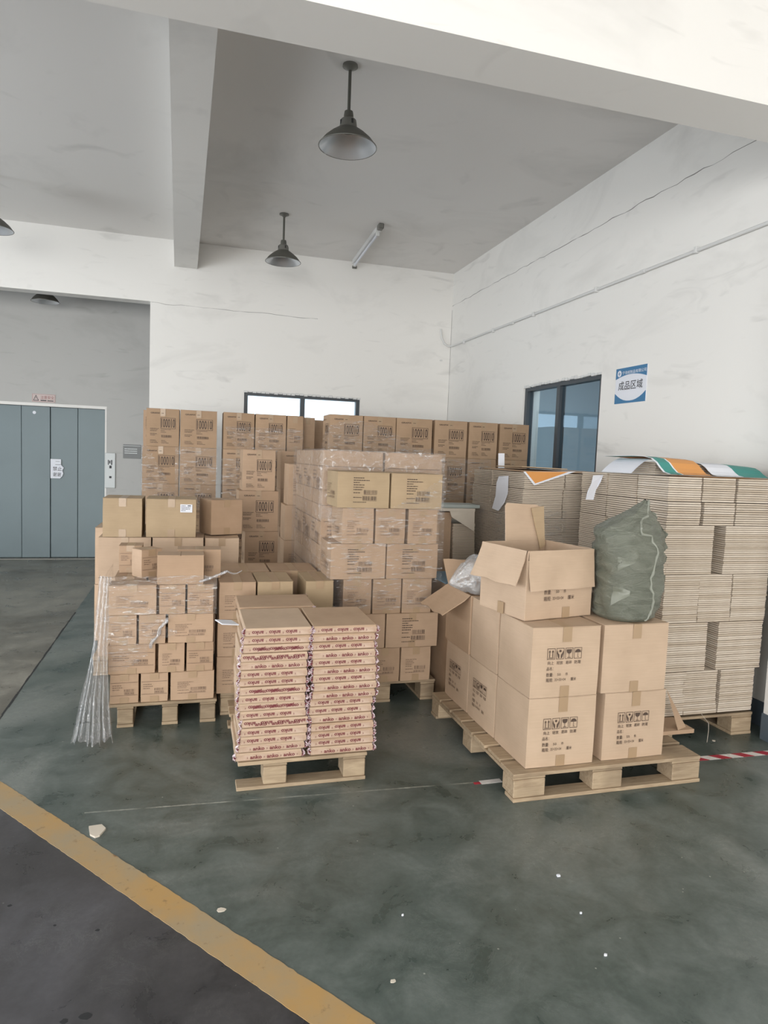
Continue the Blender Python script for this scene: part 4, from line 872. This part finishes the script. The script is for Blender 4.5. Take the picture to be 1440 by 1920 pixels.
# ---------- woven sack
def sack():
    root = thing('woven_sack', 'bulging olive-green woven sack with a stitched seam standing on a carton', 'sack', (2.182, 2.975, AZ(2)))
    rowsz = [(0.0, -.02, .118, .13), (.02, -.012, .150, .155), (.07, .0, .164, .165), (.15, .004, .168, .168), (.25, .006, .170, .17), (.35, -.002, .174, .168), (.43, -.010, .174, .16), (.465, -.006, .158, .145), (.50, .010, .112, .11), (.53, .032, .078, .08), (.565, .062, .040, .04), (.605, .088, .012, .012)]
    N = 64; b = MB(); vs = []; Rz = []
    for a, c in zip(rowsz, rowsz[1:]):
        for k in range(4): f = k / 4; Rz.append([a[i] * (1 - f) + c[i] * f for i in range(4)])
    Rz.append(list(rowsz[-1]))
    def P(th, row):
        z, cx, rx, ry = row; e = .86; c, s_ = math.cos(th), math.sin(th)
        x = math.copysign(abs(c) ** e, c); y = math.copysign(abs(s_) ** e, s_)
        nn = noise.noise(Vector((c * 1.3, s_ * 1.3, z * 9))) * .07 + noise.noise(Vector((c * 2.0 + 4, s_ * 2.0, z * 30))) * .06 + noise.noise(Vector((c * 6 + 4, s_ * 6, z * 12))) * .02
        cr = 1 - abs(noise.noise(Vector((c * 1.5 + 9, s_ * 1.5, z * 24)))) * .16
        k = (1 + nn * (1 if z > .03 else .2)) * (cr if .03 < z < .56 else 1)
        return Vector((cx + x * rx * k, y * ry * k, z + nn * .12 * (z > .1)))
    for row in Rz:
        for i in range(N): vs.append(P(2 * math.pi * i / N, row))
    fs = [(r_ * N + i, r_ * N + (i + 1) % N, (r_ + 1) * N + (i + 1) % N, (r_ + 1) * N + i) for r_ in range(len(Rz) - 1) for i in range(N)] + [tuple(range(N))[::-1], tuple((len(Rz) - 1) * N + i for i in range(N))]
    b.add(vs, fs); obj('sack_body', b, ['sack'], root, 180)
    b = MB(); th = R(-80); pts = []
    for q, row in enumerate(Rz[2:]):
        p = P(th + .10 * math.sin(row[0] * 22) + (.25 if .44 < row[0] < .53 else 0) * -1, row); n_ = Vector((p.x - row[1], p.y, 0)).normalized(); pts.append(p + n_ * .001)
    b.tube(pts, [.0055 + .002 * math.sin(i * 1.9) for i in range(len(pts))], 7); obj('stitched_seam', b, ['sackseam'], root, True)
    # frilled side edge on the right
    b = MB(); vs = []; rows_ = [r_ for r_ in Rz if .05 < r_[0] < .56]; 
    for i, row in enumerate(rows_):
        p = P(R(-14), row); o_ = .010 + .016 * abs(noise.noise(Vector((i * .31, 2, 5)))) * 2 + .005 * math.sin(i * 1.1); vs += [p - Vector((.006, 0, 0)), p + Vector((o_, -.012, -.004)), p + Vector((o_, -.009, -.004)), p + Vector((-.006, .006, 0))]
    b.add(vs, [(4 * i + k, 4 * i + (k + 1) % 4, 4 * i + 4 + (k + 1) % 4, 4 * i + 4 + k) for i in range(len(rows_) - 1) for k in range(4)]); obj('side_frill', b, ['sack'], root, 60)
    # shiny taped patches
    for (t0, t1, z0, z1, pts2) in ((-142, -112, .25, .33, None), (-150, -118, .08, .19, None)):
        b = MB(); vs = []; n = 6
        for i in range(n + 1):
            for j in range(n + 1):
                zf = z0 + (z1 - z0) * (j / n - .5) * (1 - .8 * i / n) + (z1 - z0) * .5 + .02 * i / n; row = [0, 0, 0, 0]
                for a, c in zip(rowsz, rowsz[1:]):
                    if a[0] <= zf <= c[0]: f = (zf - a[0]) / (c[0] - a[0]); row = [a[k] * (1 - f) + c[k] * f for k in range(4)]
                p = P(R(t0 + (t1 - t0) * i / n), row); q = Vector((p.x - row[1], p.y, 0)).normalized(); vs.append(p + q * .003)
        b.add(vs, [(i * (n + 1) + j, (i + 1) * (n + 1) + j, (i + 1) * (n + 1) + j + 1, i * (n + 1) + j + 1) for i in range(n) for j in range(n)]); obj('tape_patch', b, ['sackpatch'], root, True)
    b = MB(); p = P(R(-38), Rz[17]); F = Flat(b, p + Vector((.012, -.012, 0)), Vector((.75, .62, 0)).normalized()); F.text('Y', 0, .02, .014, .04, .02); F.text('D', 0, -.03, .014, -.008, .02); F.text('n', .03, .0, .045, .014, .02); obj('printing', b, ['ink_soft'], root)
sack()
# clear bag lying on the open-topped carton
def bag():
    root = thing('plastic_bag', 'crumpled clear plastic bag lying on the carton behind the open carton', 'plastic bag', (1.60, 3.62, AZ(2)))
    b = MB(); N = 36; L = 18; vs = []
    for j in range(L + 1):
        v_ = j / L; x = -.14 + .30 * v_; r0 = .012 + .115 * math.sin(min(1, v_ * 1.15) * math.pi * .62); zc = .10 * (1 - abs(v_ - .45)) + .01
        for i in range(N):
            a = 2 * math.pi * i / N; k = 1 + .28 * noise.noise(Vector((math.cos(a) * 2, math.sin(a) * 2, v_ * 5))) + .14 * noise.noise(Vector((math.cos(a) * 6, math.sin(a) * 6, v_ * 9)))
            vs.append((x, math.cos(a) * r0 * .8 * k, max(.004, zc + math.sin(a) * r0 * k)))
    b.add(vs, [(j * N + i, j * N + (i + 1) % N, (j + 1) * N + (i + 1) % N, (j + 1) * N + i) for j in range(L) for i in range(N)]); obj('bag_skin', b, ['polybag'], root, 25)
bag()

# ---------- stretch film
def film_patch(label, P, nu, nv, keep=None, amp=.004, mat='film', seed=0, group=None, freq=9, name='stretch_film'):
    """P(u,v)->(pos, normal)"""
    b = MB(); vs = []
    for i in range(nu + 1):
        for j in range(nv + 1):
            p, n_ = P(i / nu, j / nv); p = Vector(p); n_ = Vector(n_); q = noise.noise(p * freq + Vector((seed, 0, 0))) * .6 + abs(noise.noise(Vector((p.x * 6 + p.y * 6 + p.z * 9, p.z * 34 - p.x * 12, seed)))) * .9; vs.append(p + n_ * (amp * q + .001))
    fs = []
    for i in range(nu):
        for j in range(nv):
            if keep is None or keep((i + .5) / nu, (j + .5) / nv): fs.append((i * (nv + 1) + j, (i + 1) * (nv + 1) + j, (i + 1) * (nv + 1) + j + 1, i * (nv + 1) + j + 1))
    b.add(vs, fs); return b, mat
def film_thing(label, patches, group=None):
    root = thing('stretch_film', label, 'plastic film', (0, 0, 0), 0, group)
    for b, mat in patches: obj('film_sheet', b, [mat], root, 180)
    return root
def wrapP(pts, z0, z1):
    """wall of film along a plan polyline (outward normal to the right of travel... computed)"""
    pts = [Vector((x, y, 0)) for x, y in pts]; ds = [0]
    for a, c in zip(pts, pts[1:]): ds.append(ds[-1] + (c - a).length)
    def P(u, v):
        s_ = u * ds[-1]
        for k in range(len(pts) - 1):
            if s_ <= ds[k + 1] + 1e-9:
                f = (s_ - ds[k]) / (ds[k + 1] - ds[k]); p = pts[k].lerp(pts[k + 1], f); d = (pts[k + 1] - pts[k]).normalized(); break
        return (p.x, p.y, z0 + (z1 - z0) * v), (d.y, -d.x, 0)
    return P
# left stack: runs from back-left corner round to the right along the front
sel = lambda u, v: not (u > .52 and v < .62 - .0 * u) if True else True
def keepL(u, v):
    x = -.44 + (u - .45) / .55 * .6      # front part after u=.45
    z = .16 + v * .72
    if u < .45: return z > .2
    if z > .655: return x < .155
    if z > .485: return x < -.105 + .05 * math.sin(z * 60) 
    return x < -.17 - (.485 - z) * 1.0 + .02 * math.sin(z * 50) and z > .33
fp = [film_patch('', wrapP([(-.448, 4.50), (-.448, 4.008), (.165, 4.008)], .16, .88), 90, 70, keepL, .006, 'film', 3)]
def topP(u, v): return (-.43 + .58 * u, 4.01 + .46 * v, .8275 + .012 * noise.noise(Vector((u * 5, v * 5, 1)))), (0, 0, 1)
fp.append(film_patch('', topP, 40, 30, lambda u, v: not (u > .42 and v < .36) and not (v > .30 and u > .13) , .006, 'film', 5))
# torn edge twisted into a rope with a frayed tip
b = MB(); pts = [(-.30 + .40 * k / 16, 4.004 - .012 * math.sin(k), .30 + 0 * k) for k in range(1)]
rope = [(.06 + .16 * k / 10, 4.00 - .002 * k, .845 + .065 * (k / 10) ** 1.2) for k in range(11)]; b.tube(rope, [.004 + .006 * abs(math.sin(k * 1.3)) for k in range(11)], 7)
rope = [(.215 + .09 * k / 6, 3.99 + .02 * k / 6, .91 - .02 * math.sin(k * .5)) for k in range(7)]; b.tube(rope, [.006 - .0006 * k for k in range(7)], 6)
rope = [(-.11 - .012 * k + .008 * math.sin(k * 1.7), 3.998, .64 - .022 * k) for k in range(9)]; b.tube(rope, [.006 + .006 * abs(math.sin(k * 1.9)) for k in range(9)], 7)
fp.append((b, 'film_hang'))
film_thing('creased clear film around the left stack of small cartons', fp)
# hanging gathered tail at the left corner
b = MB(); nu, nv = 70, 60; vs = []
for j in range(nv + 1):
    v_ = j / nv; zz = .86 * (1 - v_) + .004; wd = .055 + .03 * v_ + .19 * max(0, v_ - .45) ** 1.2; cx = -.455 - .035 * v_ + .03 * max(0, v_ - .75); cy = 4.10 - .30 * v_ ** 1.5
    for i in range(nu + 1):
        u = i / nu; ph = u * 2 * math.pi * 7 + 2.2 * noise.noise(Vector((u * 3, v_ * 3, 0))); fold = (.012 + .02 * v_) * math.sin(ph) + .02 * v_ * noise.noise(Vector((u * 9, v_ * 6, 4)))
        ragged = .02 * noise.noise(Vector((u * 8, 0, 9))) * (v_ > .9)
        vs.append((cx + (u - .5) * wd * 1.25 + .006 * math.sin(ph * .5), cy + fold + (u - .5) * -.05, max(.004, zz + .03 * max(0, math.sin(u * 9)) * (v_ > .97) + ragged)))
b.add(vs, [(j * (nu + 1) + i, j * (nu + 1) + i + 1, (j + 1) * (nu + 1) + i + 1, (j + 1) * (nu + 1) + i) for j in range(nv) for i in range(nu)])
root = thing('hanging_film_tail', 'bunched clear film tail hanging to the floor at the left stack corner', 'plastic film', (0, 0, 0)); obj('film_folds', b, ['film_hang'], root, 180)
# middle tower: heavy film on left side and round rear cartons' front, lighter below
fp = [film_patch('', wrapP([(.845, 5.70), (.845, 4.485), (1.735, 4.485)], .60, 1.645), 90, 60, lambda u, v: True if u < .56 else v > .55, .008, 'film_thick', 7)]
fp.append(film_patch('', lambda u, v: ((.85 + .88 * u, 4.49 + 1.2 * v, 1.643), (0, 0, 1)), 20, 20, None, .006, 'film_thick', 8))
film_thing('heavy layered film round the rear cartons of the middle tower', fp)
def keepC(u, v):
    x = .85 + .75 * u; z = .60 + .90 * v
    if z > 1.278: return x > 1.25 and (x - 1.25) * .62 > (z - 1.278)
    return z > .62
film_thing('thin clear film across the barcoded cartons of the middle tower', [film_patch('', wrapP([(.838, 4.47), (.838, 4.116), (1.605, 4.116)], .60, 1.50), 90, 70, lambda u, v: (u < .31 and v < .74) or keepC((u - .31) / .69, v), .006, 'film', 9)])
film_thing('clear film with a slanted torn edge on the far left numbered stack', [film_patch('', wrapP([(-.462, 7.45), (-.462, 7.088), (.268, 7.088)], 1.0, 1.63), 80, 50, lambda u, v: u < .38 + (1 - v) * .34 or (u > .62 and (v - .1) < 1), .006, 'film', 11)])
film_thing('clear film over the numbered cartons under the back window', [film_patch('', wrapP([(.312, 7.3), (.312, 7.088), (1.145, 7.088)], 1.0, 1.86), 80, 50, lambda u, v: v < .62 or u > .22 + .45 * (1 - v), .006, 'film', 12)])
film_thing('diagonally creased film across the numbered cartons in the middle back', [film_patch('', wrapP([(1.277, 6.82), (1.277, 6.436), (2.352, 6.436)], 1.5, 2.0), 110, 50, lambda u, v: v < .35 + .55 * math.sin(min(1, u * 1.15) * 3.0), .008, 'film', 13)])
film_thing('clear film over the lower numbered cartons beside the side window', [film_patch('', wrapP([(2.36, 6.5), (2.36, 6.438), (3.42, 6.438)], 1.2, 1.62), 90, 30, lambda u, v: u < .62, .006, 'film', 14)])
film_thing('clear film over the left side of the farther flattened pile', [film_patch('', wrapP([(2.238, 5.2), (2.238, 4.278), (2.60, 4.278)], .7, 1.27), 90, 40, lambda u, v: True, .004, 'film', 15)])

# ---------- floor markings and litter
def sheet_on_floor(name, label, cat, pts, mat, z=.0015, kind=None):
    b = MB(); n = len(pts); b.add([(x, y, .0001) for x, y in pts] + [(x, y, z) for x, y in pts], [tuple(range(n, 2 * n))] + [(i, (i + 1) % n, n + (i + 1) % n, n + i) for i in range(n)]); o = obj(name, b, [mat]); return tag(o, label, cat, None, kind)
rr = random.Random(8); d0 = Vector((1.374, -1.746, 0)).normalized(); nrm = Vector((-.7858, -.6184, 0)); A0 = Vector((-.842, 3.46, 0)) - d0 * 1.6; up = []; dn_ = []; L = 5.0; s_ = 0
while s_ <= L:
    wd = .115 + .0 * s_; p = A0 + d0 * s_; up.append(p - nrm * rr.uniform(-.0025, .0025)); dn_.append(p + nrm * (wd + rr.uniform(-.0015, .0015))); s_ += .02
b = MB(); n = len(up); b.add([(p.x, p.y, .0018) for p in up] + [(p.x, p.y, .0018) for p in dn_] + [(p.x, p.y, .0) for p in up] + [(p.x, p.y, .0) for p in dn_], [(i, n + i, n + i + 1, i + 1) for i in range(n - 1)] + [(i, i + 1, 2 * n + i + 1, 2 * n + i) for i in range(n - 1)] + [(n + i, 3 * n + i, 3 * n + i + 1, n + i + 1) for i in range(n - 1)])
o = obj('floor_line', b, ['yellow']); tag(o, 'worn yellow line painted diagonally across the floor', 'floor line')
root = thing('hazard_tape', 'red and white striped tape on the floor right of the front pallet', 'floor tape', (2.50, 3.005, 0), R(-1.5))
for k in range(12):
    x = k * .075; b = MB(); sl = .07; pts = [(x, -.024), (x + .074, -.024), (x + .074 - sl * .7, .024), (x - sl * .7, .024)]; b.add([(a, c, .0003) for a, c in pts] + [(a, c, .0014) for a, c in pts], [(4, 5, 6, 7), (0, 1, 5, 4), (1, 2, 6, 5), (2, 3, 7, 6), (3, 0, 4, 7)])
    obj('tape_stripe', b, ['tapered' if k % 2 else 'tapewhite'], root)
root = thing('hazard_tape', 'short torn piece of red and white tape left of the front right pallet', 'floor tape', (1.385, 2.985, 0), R(1))
obj('tape_stripe', MB().box(0, -.012, .0003, .035, .008, .0014), ['tapered'], root); obj('tape_stripe', MB().box(.036, -.018, .0003, .15, .018, .0014), ['tapewhite'], root)
scr_ = [('wood chip with torn edges beside the yellow line', 'wood_chip', [(-.385, 2.95), (-.335, 2.955), (-.315, 2.92), (-.322, 2.90), (-.333, 2.87), (-.35, 2.862), (-.372, 2.885)], 'cream', .012)]
o = sheet_on_floor('wood_chip', 'pale torn cardboard scrap beside the yellow line', 'scrap', scr_[0][2], 'cream', .008)
def scrap(label, x, y, r, mat='white', h=.006, sd=0):
    q = random.Random(sd); n = 8; return sheet_on_floor('paper_scrap', label, 'scrap', [(x + r * q.uniform(.6, 1.1) * math.cos(2 * math.pi * i / n), y + r * .7 * q.uniform(.6, 1.1) * math.sin(2 * math.pi * i / n)) for i in range(n)], mat, h)
scrap('white scrap on the green floor below the front right pallet', 1.407, 2.213, .010, sd=1); scrap('small white scrap nearest the bottom of the floor at right', 1.336, 1.797, .006, sd=2)
scrap('grey-white scrap near the bottom centre of the floor', .624, 1.853, .012, 'cream', .002, 3); scrap('tiny white crumb right of the middle of the green floor', 1.372, 1.999, .005, sd=4)
scrap('tiny white crumb left of the middle of the green floor', .743, 2.131, .004, sd=5); scrap('chipped pale patch on the upper edge of the yellow line', .129, 2.30, .018, 'cream', .003, 6)
scrap('thin scrap of paper under the tall flattened pile', 3.02, 3.19, .016, 'cream', .003, 7)
for i, (x, y, r_, lb) in enumerate([(-.259, 1.931, .018, 'largest dark oil spot at the bottom left'), (-.313, 1.926, .012, 'dark oil spot just left of the largest one'), (-.578, 2.486, .008, 'small oil spot near the left edge'), (-.27, 2.29, .008, 'small oil spot right of the one by the left edge'), (-.41, 2.345, .006, 'tiny oil spot between the two small ones')]):
    q = random.Random(i); sheet_on_floor('oil_spot', lb + ' of the dark floor', 'stain', [(x + r_ * q.uniform(.7, 1.1) * math.cos(2 * math.pi * k / 10), y + r_ * .8 * q.uniform(.7, 1.1) * math.sin(2 * math.pi * k / 10)) for k in range(10)], 'gap', .0006)
